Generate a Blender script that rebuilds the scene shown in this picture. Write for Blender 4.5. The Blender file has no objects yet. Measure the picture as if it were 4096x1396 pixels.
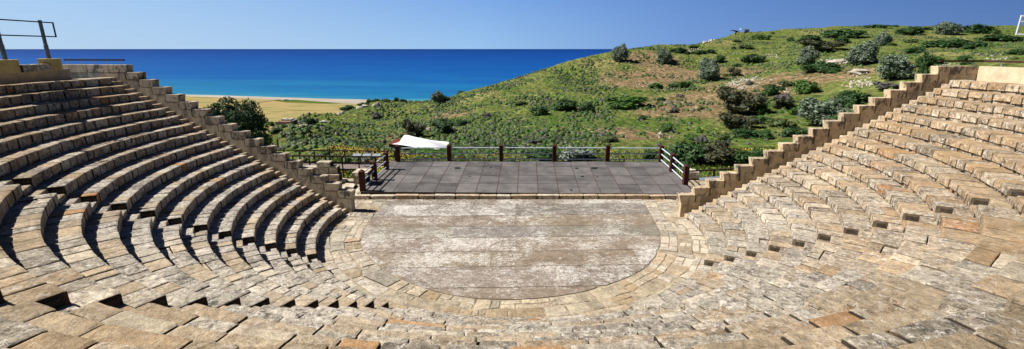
import bpy, math, random
import numpy as np
from mathutils import Vector, noise as mnoise
random.seed(11); rng = np.random.default_rng(11)
S = bpy.context.scene; COL = S.collection
R = math.radians
# ------------------------------------------------------------------ camera model (photo pixels are 4096 x 1396)
F, TH, H, CY = 475.0, 0.25888, 8.5, 22.144
def ray(u, v):
    x = (u-2048)/4/F; y = -(v-698)/4/F
    return np.array([x, math.cos(TH)+y*math.sin(TH), -math.sin(TH)+y*math.cos(TH)])
def P(u, v, z=0.0):
    d = ray(u, v); t = (z-H)/d[2]
    return Vector((d[0]*t, d[1]*t, z))
def PY(u, v, Y):
    d = ray(u, v); t = Y/d[1]
    return Vector((d[0]*t, Y, H+d[2]*t))
def depth(p): return p[1]*math.cos(TH)-(p[2]-H)*math.sin(TH)
cam = bpy.data.cameras.new('camera'); cam.sensor_width = 36; cam.lens = F/1024*36
cam.clip_start = .1; cam.clip_end = 200000
co = bpy.data.objects.new('camera', cam); COL.objects.link(co)
co.location = (0, 0, H); co.rotation_euler = (math.pi/2-TH, 0, 0); S.camera = co

# ------------------------------------------------------------------ node helpers
def new_mat(name):
    m = bpy.data.materials.new(name); m.use_nodes = True
    nt = m.node_tree; nt.nodes.clear()
    out = nt.nodes.new('ShaderNodeOutputMaterial')
    b = nt.nodes.new('ShaderNodeBsdfPrincipled'); nt.links.new(b.outputs[0], out.inputs[0])
    b.inputs['Roughness'].default_value = .85; b.inputs['Specular IOR Level'].default_value = .25
    return m, nt, b
class NT:
    def __init__(s, nt): s.nt = nt
    def n(s, t, **k):
        x = s.nt.nodes.new(t)
        for a, b in k.items(): setattr(x, a, b)
        return x
    def l(s, a, b): s.nt.links.new(a, b)
    def val(s, sock, v):
        if hasattr(v, 'is_output') or isinstance(v, bpy.types.NodeSocket): s.l(v, sock)
        else: sock.default_value = v
    def coord(s, scale=(1, 1, 1), rot=(0, 0, 0)):
        t = s.n('ShaderNodeTexCoord'); m = s.n('ShaderNodeMapping')
        m.inputs['Scale'].default_value = scale; m.inputs['Rotation'].default_value = rot
        s.l(t.outputs['Object'], m.inputs[0]); return m.outputs[0]
    def noise(s, vec, scale, detail=6, rough=.6, dist=0.0):
        x = s.n('ShaderNodeTexNoise'); s.l(vec, x.inputs['Vector'])
        x.inputs['Scale'].default_value = scale; x.inputs['Detail'].default_value = detail
        x.inputs['Roughness'].default_value = rough; x.inputs['Distortion'].default_value = dist
        return x.outputs[0]
    def vor(s, vec, scale, feature='F1', out=0):
        x = s.n('ShaderNodeTexVoronoi', feature=feature); s.l(vec, x.inputs['Vector'])
        x.inputs['Scale'].default_value = scale; return x.outputs[out]
    def rng(s, v, a, b, c=0.0, d=1.0):
        x = s.n('ShaderNodeMapRange'); s.val(x.inputs[0], v)
        for i, q in enumerate((a, b, c, d)): x.inputs[1+i].default_value = q
        return x.outputs[0]
    def math(s, op, a, b=0.0):
        x = s.n('ShaderNodeMath', operation=op); s.val(x.inputs[0], a); s.val(x.inputs[1], b); return x.outputs[0]
    def mix(s, f, a, b, mode='MIX'):
        x = s.n('ShaderNodeMix', data_type='RGBA', blend_type=mode)
        s.val(x.inputs[0], f)
        for i, c in ((6, a), (7, b)):
            if isinstance(c, tuple): x.inputs[i].default_value = (*c[:3], 1)
            else: s.l(c, x.inputs[i])
        return x.outputs[2]
    def ramp(s, f, stops):
        x = s.n('ShaderNodeValToRGB'); s.val(x.inputs[0], f); e = x.color_ramp.elements
        while len(e) < len(stops): e.new(.5)
        for q, (p, c) in zip(e, stops): q.position = p; q.color = (*c[:3], 1)
        return x.outputs[0]
    def bump(s, h, bsdf, strength=.5, dist=.02):
        x = s.n('ShaderNodeBump'); x.inputs['Strength'].default_value = strength; x.inputs['Distance'].default_value = dist
        s.l(h, x.inputs['Height']); s.l(x.outputs[0], bsdf.inputs['Normal'])
    def attr(s, name):
        x = s.n('ShaderNodeAttribute', attribute_name=name); return x

def M_stone():
    m, nt, b = new_mat('weathered_limestone'); N = NT(nt)
    v = N.coord(); a = N.attr('bc')
    n1 = N.noise(v, 1.7, 7, .65); c = N.mix(1.0, a.outputs['Color'], N.ramp(n1, [(.3, (.68, .66, .63)), (.5, (1.0, 1., 1.)), (.7, (1.25, 1.24, 1.2))]), 'MULTIPLY')
    n4 = N.noise(v, 9, 6, .75); c = N.mix(N.rng(a.outputs['Alpha'], .1, .7, .45, .85), c, N.ramp(n4, [(.36, (.42, .40, .38)), (.5, (1.0, 1, 1)), (.64, (1.5, 1.48, 1.44))]), 'MULTIPLY')
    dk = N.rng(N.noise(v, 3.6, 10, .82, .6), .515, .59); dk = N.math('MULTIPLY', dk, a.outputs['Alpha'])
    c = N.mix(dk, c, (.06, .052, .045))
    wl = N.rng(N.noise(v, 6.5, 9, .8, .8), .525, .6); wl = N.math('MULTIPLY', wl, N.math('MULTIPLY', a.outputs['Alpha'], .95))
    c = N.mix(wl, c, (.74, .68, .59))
    oc = N.rng(N.noise(v, .8, 7, .65, 1.0), .585, .67); c = N.mix(N.math('MULTIPLY', oc, N.rng(a.outputs['Alpha'], .1, .7, .35, .1)), c, (.40, .215, .09))
    pit = N.rng(N.noise(v, 34, 3, .6), .34, .4, 1, 0); c = N.mix(N.math('MULTIPLY', pit, .7), c, (.06, .05, .045))
    N.l(c, b.inputs['Base Color']); b.inputs['Roughness'].default_value = .95; b.inputs['Specular IOR Level'].default_value = .1
    h = N.math('ADD', N.math('MULTIPLY', n4, .7), N.math('ADD', N.math('MULTIPLY', n1, .8), N.noise(v, 28, 4, .7)))
    N.bump(h, b, .9, .035); return m
def M_ashlar():      # the newer sawn blocks of the stepped walls, with dark weather streaks
    m, nt, b = new_mat('sawn_limestone'); N = NT(nt); v = N.coord(); a = N.attr('bc')
    c = N.mix(1, a.outputs['Color'], N.ramp(N.noise(v, 2.5, 6, .65), [(.3, (.75, .72, .68)), (.7, (1.15, 1.13, 1.1))]), 'MULTIPLY')
    st = N.rng(N.noise(N.coord((2.6, 2.6, 1.3)), 1.0, 8, .72, 1.0), .5, .55); st = N.math('MULTIPLY', st, a.outputs['Alpha'])
    c = N.mix(N.math('MULTIPLY', st, .95), c, (.075, .065, .055))
    N.l(c, b.inputs['Base Color']); b.inputs['Roughness'].default_value = .92
    N.bump(N.noise(v, 22, 5, .7), b, .5, .015); return m
def M_flat(name, col, rough=.7, metal=0.0, var=.35, scale=4.0, bump=.25, spec=.3):
    m, nt, b = new_mat(name); N = NT(nt); v = N.coord()
    n = N.noise(v, scale, 7, .65)
    c = N.mix(1, col, N.ramp(n, [(.3, (1-var,)*3), (.7, (1+var,)*3)]), 'MULTIPLY')
    N.l(c, b.inputs['Base Color']); b.inputs['Roughness'].default_value = rough; b.inputs['Metallic'].default_value = metal
    b.inputs['Specular IOR Level'].default_value = spec
    if bump: N.bump(N.noise(v, scale*6, 4, .6), b, bump, .01)
    return m
def M_wood(name, col, axis=(1, 12, 12)):
    m, nt, b = new_mat(name); N = NT(nt)
    n = N.noise(N.coord(axis), 2.2, 6, .6)
    c = N.mix(1, col, N.ramp(n, [(.3, (.6, .6, .6)), (.7, (1.35, 1.3, 1.3))]), 'MULTIPLY')
    N.l(c, b.inputs['Base Color']); b.inputs['Roughness'].default_value = .75; N.bump(n, b, .3, .01); return m
def M_orch():
    m, nt, b = new_mat('mottled_mortar_floor'); N = NT(nt); v = N.coord((1.2, 1.6, 1)); a = N.attr('bc')
    c = N.mix(1, a.outputs['Color'], N.ramp(N.noise(v, 1.6, 8, .7), [(.3, (.62, .58, .55)), (.7, (1.3, 1.25, 1.2))]), 'MULTIPLY')
    big = N.noise(v, .42, 3, .55, .6); grit = N.noise(v, 15, 4, .8);  fine = N.noise(v, 4.2, 12, .95, .3); mid = N.noise(v, 2.0, 8, .8)
    s = N.math('ADD', N.math('MULTIPLY', big, .5), N.math('ADD', N.math('MULTIPLY', fine, 1.7), N.math('MULTIPLY', mid, .5)))
    s = N.math('ADD', s, N.math('MULTIPLY', a.outputs['Alpha'], .16))
    s = N.math('ADD', s, N.math('MULTIPLY', N.math('SUBTRACT', grit, .5), .8))
    w = N.rng(s, 1.42, 1.57)
    c = N.mix(N.math('MULTIPLY', w, .92), c, (.63, .60, .54))
    d = N.rng(N.noise(v, 7, 8, .85), .54, .64); c = N.mix(N.math('MULTIPLY', d, .6), c, (.10, .07, .055))
    N.l(c, b.inputs['Base Color']); b.inputs['Roughness'].default_value = .95; b.inputs['Specular IOR Level'].default_value = .1
    N.bump(fine, b, .35, .02); return m
def M_deck():
    m, nt, b = new_mat('dark_plywood'); N = NT(nt); v = N.coord(); a = N.attr('bc')
    n = N.noise(v, .9, 6, .65, .5); g = N.noise(N.coord((8, 1.2, 1)), 2.5, 5, .6)
    c = N.mix(1, a.outputs['Color'], N.ramp(n, [(.3, (.68, .66, .65)), (.7, (1.35, 1.33, 1.3))]), 'MULTIPLY')
    c = N.mix(N.rng(N.math('ADD', N.math('MULTIPLY', g, .5), N.math('MULTIPLY', n, .5)), .46, .62, 0, .5), c, (.17, .155, .15))
    N.l(c, b.inputs['Base Color']); b.inputs['Roughness'].default_value = .7; N.bump(g, b, .15, .01); return m
def M_leaf(name, dark, light, trans=.15):
    m, nt, b = new_mat(name); N = NT(nt); a = N.attr('lv')
    c = N.mix(a.outputs['Fac'], dark, light)
    N.l(c, b.inputs['Base Color']); b.inputs['Roughness'].default_value = .6; b.inputs['Specular IOR Level'].default_value = .3
    return m
def M_hill():
    m, nt, b = new_mat('grassy_slope'); N = NT(nt); v = N.coord()
    big = N.noise(v, .035, 5, .6, .5); mid = N.noise(v, .14, 6, .65, .4); fin = N.math('ADD', N.math('MULTIPLY', N.noise(N.coord((1, .55, 1)), 1.5, 8, .78), .62), N.math('MULTIPLY', N.noise(v, .45, 6, .65, .6), .38))
    grass = N.ramp(fin, [(.40, (.035, .05, .014)), (.47, (.082, .125, .024)), (.54, (.18, .21, .052)), (.62, (.38, .35, .15))])
    lush = N.ramp(fin, [(.40, (.025, .047, .010)), (.48, (.058, .115, .018)), (.59, (.165, .235, .045))])
    dry = N.ramp(fin, [(.40, (.09, .065, .03)), (.5, (.23, .15, .085)), (.60, (.42, .29, .18))])
    straw = N.ramp(fin, [(.36, (.14, .13, .045)), (.5, (.28, .25, .09)), (.66, (.48, .41, .2))])
    c = N.mix(N.rng(N.math('ADD', N.math('MULTIPLY', big, .6), N.math('MULTIPLY', mid, .4)), .40, .54), lush, grass)
    a = N.attr('zone')                       # x soil, y lush: patches of bare reddish soil and of fresh grass
    sep = N.n('ShaderNodeSeparateColor'); N.l(a.outputs['Color'], sep.inputs[0])
    so = N.math('ADD', N.math('MULTIPLY', sep.outputs[0], .64), N.math('ADD', N.math('MULTIPLY', mid, .7), N.math('MULTIPLY', fin, .45)))
    c = N.mix(N.rng(so, .70, .92, 0, .9), c, dry)
    c = N.mix(N.rng(N.math('ADD', sep.outputs[1], N.math('MULTIPLY', mid, .5)), .55, .85), c, lush)
    c = N.mix(N.rng(N.math('ADD', sep.outputs[2], N.math('MULTIPLY', mid, .6)), .8, 1.1, 0, .7), c, straw)
    gs = N.rng(N.noise(v, .5, 7, .7, 1), .62, .7); c = N.mix(N.math('MULTIPLY', gs, .35), c, (.15, .135, .13))
    tv = N.vor(N.coord((1, .8, 1)), .95); c = N.mix(N.rng(N.math('ADD', tv, N.math('MULTIPLY', fin, .5)), .62, .95, 0, .55), c, (.14, .115, .055))
    N.l(c, b.inputs['Base Color']); b.inputs['Roughness'].default_value = 1; b.inputs['Specular IOR Level'].default_value = 0
    N.bump(N.math('SUBTRACT', N.math('ADD', fin, N.math('MULTIPLY', mid, 1.5)), N.math('MULTIPLY', tv, .7)), b, .9, .5); return m
def M_field(name, stops, scale=(.010, .035, 1)):
    m, nt, b = new_mat(name); N = NT(nt)
    n = N.noise(N.coord(scale, (0, 0, R(-4))), 1, 7, .6, .5)
    N.l(N.ramp(n, stops), b.inputs['Base Color']); b.inputs['Roughness'].default_value = 1; b.inputs['Specular IOR Level'].default_value = 0
    return m
def M_sea():
    m, nt, b = new_mat('sea_water'); N = NT(nt)
    a = N.attr('shore')                       # metres from the shoreline: shallow turquoise to deep blue
    n = N.noise(N.coord((.0012, .0045, 1)), 1, 6, .6, .8)
    d = N.math('ADD', a.outputs['Fac'], N.math('MULTIPLY', N.math('SUBTRACT', n, .5), .5))
    c = N.ramp(d, [(.0, (.035, .20, .275)), (.10, (.011, .132, .275)), (.30, (.004, .074, .265)), (.6, (.002, .045, .22)), (1., (.002, .026, .14))])
    st = N.noise(N.coord((.006, .016, 1)), 1, 8, .75, .8)
    c = N.mix(1, c, N.ramp(st, [(.3, (.8, .82, .85)), (.7, (1.2, 1.18, 1.15))]), 'MULTIPLY')
    N.l(c, b.inputs['Base Color']); b.inputs['Roughness'].default_value = .6; b.inputs['Specular IOR Level'].default_value = .04
    return m
MAT = dict(
    stone=M_stone(), ashlar=M_ashlar(), orch=M_orch(), deck=M_deck(), hill=M_hill(), sea=M_sea(),
    mortar=M_flat('earth_and_mortar', (.31, .25, .17), .95, var=.5, scale=3),
    core=M_flat('rubble_core', (.27, .2, .13), .95, var=.6, scale=6, bump=.8),
    redwood=M_wood('red_brown_timber', (.062, .016, .013), (9, 9, 1.2)),
    brown=M_wood('dark_brown_timber', (.045, .018, .012)),
    joist=M_wood('rusty_joist', (.075, .04, .03)), railm=M_flat('pale_steel_tube', (.5, .56, .62), .4, .0, .1, 8, 0, .5),
    board=M_wood('grey_boardwalk_planks', (.22, .18, .16), (12, 1, 12)),
    galv=M_flat('galvanised_steel', (.42, .46, .5), .4, .5, .15, 8, 0, .5),
    bluesteel=M_flat('painted_grey_post', (.1, .14, .17), .55, .3, .3, 6, .1),
    darksteel=M_flat('dark_painted_bar', (.03, .028, .032), .5, .3, .2),
    whitesteel=M_flat('white_painted_bar', (.6, .63, .66), .45, .2, .1),
    yellow=M_flat('yellow_render', (.5, .38, .14), .9, var=.2, scale=5, bump=.4),
    plaster=M_flat('smooth_stone_facing', (.3, .25, .19), .9, var=.3, scale=3),
    canvas=M_flat('white_canvas', (.82, .82, .82), .7, var=.06, scale=1, bump=.05),
    boothred=M_flat('red_brown_boarding', (.2, .035, .02), .7, var=.2, scale=2),
    glass=M_flat('dark_window', (.06, .09, .13), .2, var=.1, spec=.5),
    rock=M_flat('white_limestone_rock', (.46, .41, .33), .95, var=.45, scale=1.8, bump=.8),
    beach=M_field('shore_sand', [(.3, (.30, .26, .21)), (.7, (.42, .38, .32))]),
    wheat=M_field('ripe_field', [(.32, (.13, .15, .05)), (.43, (.29, .23, .095)), (.5, (.34, .26, .12)), (.57, (.18, .19, .065)), (.66, (.38, .3, .15))]),
    greenfield=M_field('green_strip', [(.3, (.05, .09, .02)), (.7, (.11, .15, .03))]),
    track=M_field('dirt_track', [(.3, (.16, .13, .07)), (.7, (.24, .19, .12))]),
    olive=M_leaf('olive_leaves', (.045, .07, .04), (.22, .27, .18)),
    dark=M_leaf('dark_green_leaves', (.012, .038, .008), (.055, .115, .024)),
    bright=M_leaf('bright_green_leaves', (.02, .06, .008), (.085, .17, .02)),
    grey=M_leaf('grey_scrub_twigs', (.05, .05, .04), (.165, .155, .14)),
    dull=M_leaf('dull_green_scrub', (.035, .058, .015), (.14, .175, .05)),
    brownish=M_leaf('brown_green_leaves', (.02, .03, .012), (.10, .09, .04)),
    silver=M_leaf('silver_leaves', (.10, .13, .09), (.4, .45, .36)),
    bark=M_wood('grey_bark', (.11, .09, .07), (4, 4, 1)),
    flower=M_leaf('yellow_flowers', (.5, .32, .01), (.8, .6, .03)),
    poppy=M_leaf('red_poppies', (.4, .03, .01), (.6, .06, .02)),
    grassm=M_leaf('meadow_grass_blades', (.035, .075, .012), (.15, .22, .045)),
    tyre=M_flat('black_rubber', (.02, .02, .02), .8), carpaint=M_flat('white_car_paint', (.75, .75, .75), .3, var=.03, bump=0, spec=.5),
    spot=M_flat('worn_black_hole', (.006, .006, .006), .9), brick=M_flat('ruined_brick', (.35, .2, .12), .95, var=.4, scale=2),
)

# ------------------------------------------------------------------ mesh helpers
def link(name, mesh, parent=None):
    o = bpy.data.objects.new(name, mesh); COL.objects.link(o)
    if parent is not None: o.parent = parent
    return o
def tag(o, label=None, cat=None, group=None, kind=None):
    if label: o['label'] = label
    if cat: o['category'] = cat
    if group: o['group'] = group
    if kind: o['kind'] = kind
    return o
def empty(name, label, cat, loc=(0, 0, 0), group=None):
    o = bpy.data.objects.new(name, None); COL.objects.link(o); o.location = loc; o.empty_display_size = .3
    return tag(o, label, cat, group)
class MB:
    def __init__(s): s.v = []; s.f = []; s.c = []; s.cur = (.4, .35, .28, .5)
    def add(s, vs, fs):
        o = len(s.v); s.v += [tuple(p) for p in vs]; s.c += [s.cur]*len(vs)
        s.f += [tuple(i+o for i in f) for f in fs]
    def hexa(s, p):          # 8 corners: bottom 4 ccw, top 4 ccw
        s.add(p, [(3, 2, 1, 0), (4, 5, 6, 7), (0, 1, 5, 4), (1, 2, 6, 5), (2, 3, 7, 6), (3, 0, 4, 7)])
    def box(s, c, d, rz=0.0):
        cx, cy, cz = c; a, b, h = d[0]/2, d[1]/2, d[2]/2; ca, sa = math.cos(rz), math.sin(rz)
        q = [(cx+x*ca-y*sa, cy+x*sa+y*ca) for x, y in ((-a, -b), (a, -b), (a, b), (-a, b))]
        s.hexa([(x, y, cz-h) for x, y in q]+[(x, y, cz+h) for x, y in q])
    def beam(s, p0, p1, w, h):
        p0, p1 = Vector(p0), Vector(p1); d = (p1-p0).normalized()
        up = Vector((0, 0, 1)) if abs(d.z) < .95 else Vector((0, 1, 0))
        x = d.cross(up).normalized(); y = x.cross(d)
        q = [-x*w/2-y*h/2, x*w/2-y*h/2, x*w/2+y*h/2, -x*w/2+y*h/2]
        s.add([p0+k for k in q]+[p1+k for k in q], [(3, 2, 1, 0), (4, 5, 6, 7), (0, 1, 5, 4), (1, 2, 6, 5), (2, 3, 7, 6), (3, 0, 4, 7)])
    def tube(s, pts, r, n=8):
        pts = [Vector(p) for p in pts]; rs = r if isinstance(r, (list, tuple)) else [r]*len(pts)
        vs = []; fs = []
        for i, p in enumerate(pts):
            d = (pts[min(i+1, len(pts)-1)]-pts[max(i-1, 0)]).normalized()
            up = Vector((0, 0, 1)) if abs(d.z) < .9 else Vector((0, 1, 0))
            x = d.cross(up).normalized(); y = x.cross(d)
            for k in range(n):
                t = 2*math.pi*k/n; vs.append(p+(x*math.cos(t)+y*math.sin(t))*rs[i])
        for i in range(len(pts)-1):
            for k in range(n): fs.append((i*n+k, i*n+(k+1) % n, (i+1)*n+(k+1) % n, (i+1)*n+k))
        fs.append(tuple(range(n))[::-1]); fs.append(tuple(range((len(pts)-1)*n, len(pts)*n)))
        s.add(vs, fs)
    def stone(s, quad, z0, z1, nu=4, nv=4, jit=.012, rnd=.014, edge=.010, soil=True):
        """A worn block: bilinear quad (4 xy corners ccw) from z0 to z1, rounded rim, dented top."""
        a, b, c, d = [Vector((q[0], q[1])) for q in quad]
        us = [0, .07]+[(i+.0)/(nu-1)*.86+.07 for i in range(1, nu-1)]+[.93, 1]
        vs_ = [0, .07]+[(i+.0)/(nv-1)*.86+.07 for i in range(1, nv-1)]+[.93, 1]
        nU, nV = len(us), len(vs_); vs = []; fs = []; sd = random.random()*100
        tilt = (random.uniform(-1, 1)*jit, random.uniform(-1, 1)*jit)
        chip = [random.random() < .22 for _ in range(4)]
        for j, v in enumerate(vs_):
            for i, u in enumerate(us):
                p = a*(1-u)*(1-v)+b*u*(1-v)+c*u*v+d*(1-u)*v
                rim = (i in (0, nU-1))+(j in (0, nV-1))
                n = mnoise.noise(Vector((p.x*3+sd, p.y*3, sd)))
                z = z1+n*jit*1.2+tilt[0]*(u-.5)+tilt[1]*(v-.5)-rim*rnd*.8-random.random()*jit*.5
                if rim == 2 and chip[(i > 0)*1+(j > 0)*2]: z -= random.uniform(.01, .06)
                ctr = (a+b+c+d)/4
                if rim: p = p+(ctr-p)*(edge*random.uniform(.2, 1.3)/max(.2, (ctr-p).length))
                vs.append((p.x, p.y, z))
        for j in range(nV-1):
            for i in range(nU-1): k = j*nU+i; fs.append((k, k+1, k+nU+1, k+nU))
        rimv = [i for i in range(nU)]+[j*nU+nU-1 for j in range(1, nV)]+[(nV-1)*nU+i for i in range(nU-2, -1, -1)]+[j*nU for j in range(nV-2, 0, -1)]
        L = len(rimv); o = len(vs); ctr = (a+b+c+d)/4; joint = []
        for dz_, ex in ((.016, .0), (None, .015)):       # a ring just below the rim, then the foot of the block
            for k in rimv:
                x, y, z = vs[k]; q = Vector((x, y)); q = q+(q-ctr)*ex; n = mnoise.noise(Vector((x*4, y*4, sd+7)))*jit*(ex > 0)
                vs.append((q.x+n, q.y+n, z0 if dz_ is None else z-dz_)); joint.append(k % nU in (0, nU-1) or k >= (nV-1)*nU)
        for w in range(2):
            up = rimv if w == 0 else [o+i for i in range(L)]; dn = o+w*L
            for i in range(L): fs.append((up[(i+1) % L], up[i], dn+i, dn+(i+1) % L))
        s.add(vs, fs); r_, g_, b_, l_ = s.cur; base = len(s.c)-2*L
        for i in range(2*L):                             # soil in the joints, shade painted on stair-side ends, lichen on the open faces
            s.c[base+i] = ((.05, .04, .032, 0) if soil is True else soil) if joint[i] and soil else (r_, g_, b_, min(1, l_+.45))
    def build(s, name, mat, parent=None, smooth=False):
        me = bpy.data.meshes.new(name); me.from_pydata(s.v, [], s.f)
        ca = me.color_attributes.new('bc', 'FLOAT_COLOR', 'POINT')
        ca.data.foreach_set('color', np.array(s.c, dtype=np.float32).ravel())
        me.materials.append(mat); me.update()
        if smooth: me.polygons.foreach_set('use_smooth', [True]*len(me.polygons))
        return link(name, me, parent)

TAN = [(.44, .345, .23), (.48, .38, .26), (.40, .315, .21), (.45, .34, .22)]
CREAM = [(.53, .46, .35), (.49, .43, .34), (.56, .48, .37)]
GREY = [(.45, .39, .31), (.40, .35, .275), (.48, .42, .335), (.38, .335, .265)]
DARKG = [(.29, .25, .2), (.32, .275, .22)]
ORANGE = [(.44, .27, .14), (.43, .29, .165), (.41, .22, .1)]
def pick(k, az):
    """Stone colour of a block in row k at angle az: upper rows sandy and clean, lower rows grey with lichen."""
    w = min(1, max(0, (14.5-k)/9)); w = .12+.88*w
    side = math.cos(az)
    r = random.random()
    oz = .008+.012*(k > 8)
    if r < oz: c = random.choice(ORANGE); l = .15
    elif r < oz+.6*w: c = random.choice(GREY); l = random.uniform(.55, 1)
    elif r < oz+.6*w+.16: c = random.choice(CREAM); l = random.uniform(.1, .8)
    elif r > .965: c = random.choice(DARKG); l = .8
    else: c = random.choice(TAN); l = random.uniform(.1, .5)
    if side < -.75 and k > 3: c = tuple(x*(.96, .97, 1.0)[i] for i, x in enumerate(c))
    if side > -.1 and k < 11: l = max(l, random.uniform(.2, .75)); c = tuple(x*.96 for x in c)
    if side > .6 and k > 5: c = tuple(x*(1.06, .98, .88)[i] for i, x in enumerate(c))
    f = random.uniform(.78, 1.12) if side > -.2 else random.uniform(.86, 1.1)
    if k > 8:
        b = min(1, (k-8)/4); f *= 1-.13*b; c = (c[0], c[1]*(1-.035*b), c[2]*(1-.1*b))
    f *= .98; m_ = sum(c)/3; c = tuple(x*.93+m_*.07 for x in c) if l > .2 else c
    return (c[0]*f, c[1]*f, c[2]*f, l)

# ------------------------------------------------------------------ the theatre
R0, DR, DZ, Z0, NR = 9.024, .7076, .3877, .45, 18
aL, oL, aR, oR = 3.01335, -.32, .01486+2*math.pi, .652
def Rk(k): return R0+DR*(k-1)
def zk(k): return Z0+DZ*(k-1)
def endL(r): return aL+math.asin(max(-1, min(1, oL/r)))
def endR(r): return aR+math.asin(oR/r)
STAIRS = [R(210.4), R(245.9), R(292.5), R(325.0)]; HW = .40
def xy(r, a): return (r*math.cos(a), CY+r*math.sin(a))
def span(w, r):
    lo = endL(r) if w == 0 else STAIRS[w-1]+HW/r
    hi = endR(r) if w == 4 else STAIRS[w]-HW/r
    return lo, hi
theatre = empty('stone_theatre', 'semicircular ancient stone theatre of curved seat rows around the orchestra', 'theatre', (0, CY, 0))
def local(mb): mb.v = [(x, y-CY, z) for x, y, z in mb.v]; return mb
for w in range(5):
    core = MB(); core.cur = (.3, .22, .14, .3)
    for k in range(1, NR+1):
        r0 = Rk(k)+.075; r1 = Rk(k+1)+.1 if k < NR else 22.9
        zb = zk(k-1)-.1 if k > 1 else -.15; zt = zk(k)-.09
        lo, hi = span(w, r0); n = max(6, int((hi-lo)*r0/.22))
        for i in range(n):
            a, b = lo+(hi-lo)*i/n, lo+(hi-lo)*(i+1)/n
            j = random.uniform(-.035, .03)
            q = [xy(r0+j, a), xy(r0+j, b), xy(r1, b), xy(r1, a)]
            core.cur = (*(np.array(random.choice(TAN+CREAM+ORANGE[:1]))*random.uniform(.45, .95)), .5)
            # rubble stones of the riser foot: front and top only
            p = [(x, y, zb) for x, y in q]+[(x, y, zt) for x, y in q]
            core.add([p[0], p[4], p[5], p[1]], [(0, 1, 2, 3)])
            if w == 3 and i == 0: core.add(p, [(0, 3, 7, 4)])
            core.cur = (.07, .055, .04, .1); core.add(p, [(4, 7, 6, 5), (1, 5, 6, 2)]+([] if w == 3 and i == 0 else [(0, 3, 7, 4)]))          # dark soil under the seat slabs, shade painted on wedge ends by the stairs
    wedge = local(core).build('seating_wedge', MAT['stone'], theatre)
    for k in range(1, NR+1):
        mb = MB(); r0 = Rk(k); r1 = Rk(k+1)+.09 if k < NR else 22.0
        lo, hi = span(w, r0); a = lo
        while a < hi-.004:
            ln = random.uniform(.34, .78) if math.cos(a) < .2 else random.uniform(.38, .95)
            if R(243) < a < R(297): ln = random.uniform(.6, 1.45)
            elif 9 < k < 14 and a > R(250): ln *= 1.25
            b = a+ln/r0
            if hi-b < .25/r0: b = hi
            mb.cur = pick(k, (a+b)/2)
            if mb.cur[0] > 1.7*mb.cur[1] and hi-b > .5/r0: b = a+.42/r0        # the rusty blocks are small ones
            j0 = random.uniform(-.012, .01); dz = random.uniform(-.008, .006); g = random.choice((.008, .012, .016, .024))*(1.1 if math.cos(a) > .45 else 1.8 if math.cos(a) > -.1 else 1)/r0
            th = random.uniform(.23, .3) if math.cos(a) > -.3 else random.uniform(.3, .37)
            if random.random() < .1 and k < 13:
                m_ = r0+random.uniform(.3, .5)
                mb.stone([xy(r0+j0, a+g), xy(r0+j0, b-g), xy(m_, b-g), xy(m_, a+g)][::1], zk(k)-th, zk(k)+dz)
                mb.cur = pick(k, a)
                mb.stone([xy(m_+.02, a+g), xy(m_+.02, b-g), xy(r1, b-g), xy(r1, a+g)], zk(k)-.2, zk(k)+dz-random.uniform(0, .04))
            else:
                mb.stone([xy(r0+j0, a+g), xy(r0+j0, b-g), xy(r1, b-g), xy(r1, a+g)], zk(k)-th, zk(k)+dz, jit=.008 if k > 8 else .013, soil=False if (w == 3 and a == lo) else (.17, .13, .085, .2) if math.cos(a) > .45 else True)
            a = b
        local(mb).build('seat_row', MAT['stone'], wedge)
def stair(lo_f, hi_f, half=False):
    base = MB(); base.cur = (.28, .22, .15, .3)
    for k in range(1, NR+1):
        for (ra, rb, zt) in ((Rk(k), Rk(k)+DR/2+.1, zk(k)-DZ/2-.04), (Rk(k)+DR/2+.02, Rk(k)+DR+.1, zk(k)-.03)):
            q = [xy(ra+.03, lo_f(ra)), xy(ra+.03, hi_f(ra)), xy(rb, hi_f(rb)), xy(rb, lo_f(rb))]
            base.hexa([(x, y, zt-.5) for x, y in q]+[(x, y, zt) for x, y in q])
    st = local(base).build('staircase', MAT['stone'], theatre)
    for k in range(1, NR+1):
        for (ra, zt) in ((Rk(k), zk(k)-DZ/2-.022*(not half)), (Rk(k)+DR/2+.03*(not half), zk(k))):
            rb = ra+DR/2+.07; mb = MB(); mb.cur = pick(k+3, (lo_f(ra)+hi_f(ra))/2)
            pf = random.uniform(.9, 1.04)
            if half: mb.cur = (*[c*pf for c in random.choice(TAN)], .3)
            if k == NR and zt == zk(k): rb = 22.2
            mb.stone([xy(ra, lo_f(ra)+.01/ra), xy(ra, hi_f(ra)-.01/ra), xy(rb, hi_f(rb)-.01/rb), xy(rb, lo_f(rb)+.01/rb)], zt-DZ/2-.01, zt-.006, nu=3, nv=3, jit=.01)
            local(mb).build('step', MAT['stone'], st)
for c in STAIRS: stair(lambda r, c=c: c-HW/r, lambda r, c=c: c+HW/r)
# stairs along the end walls; wall front faces are straight lines in plan
WL = (Vector((-8.4, 24.03)), Vector((-20.3, 25.7))); WR = (Vector((8.5, 23.36)), Vector((20.3, 23.62)))
def on_circle(line, r):      # angle where the wall line meets radius r
    a, b = line; d = (b-a).normalized(); c = Vector((0, CY)); m = a-c
    bq = m.dot(d); t = -bq+math.sqrt(bq*bq-(m.dot(m)-r*r)); p = m+d*t
    return math.atan2(p.y, p.x), p+c
stair(lambda r: on_circle(WL, r)[0]+.015/r, lambda r: endL(r), True)
stair(lambda r: endR(r), lambda r: on_circle(WR, r)[0]+2*math.pi-.015/r, True)

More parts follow.
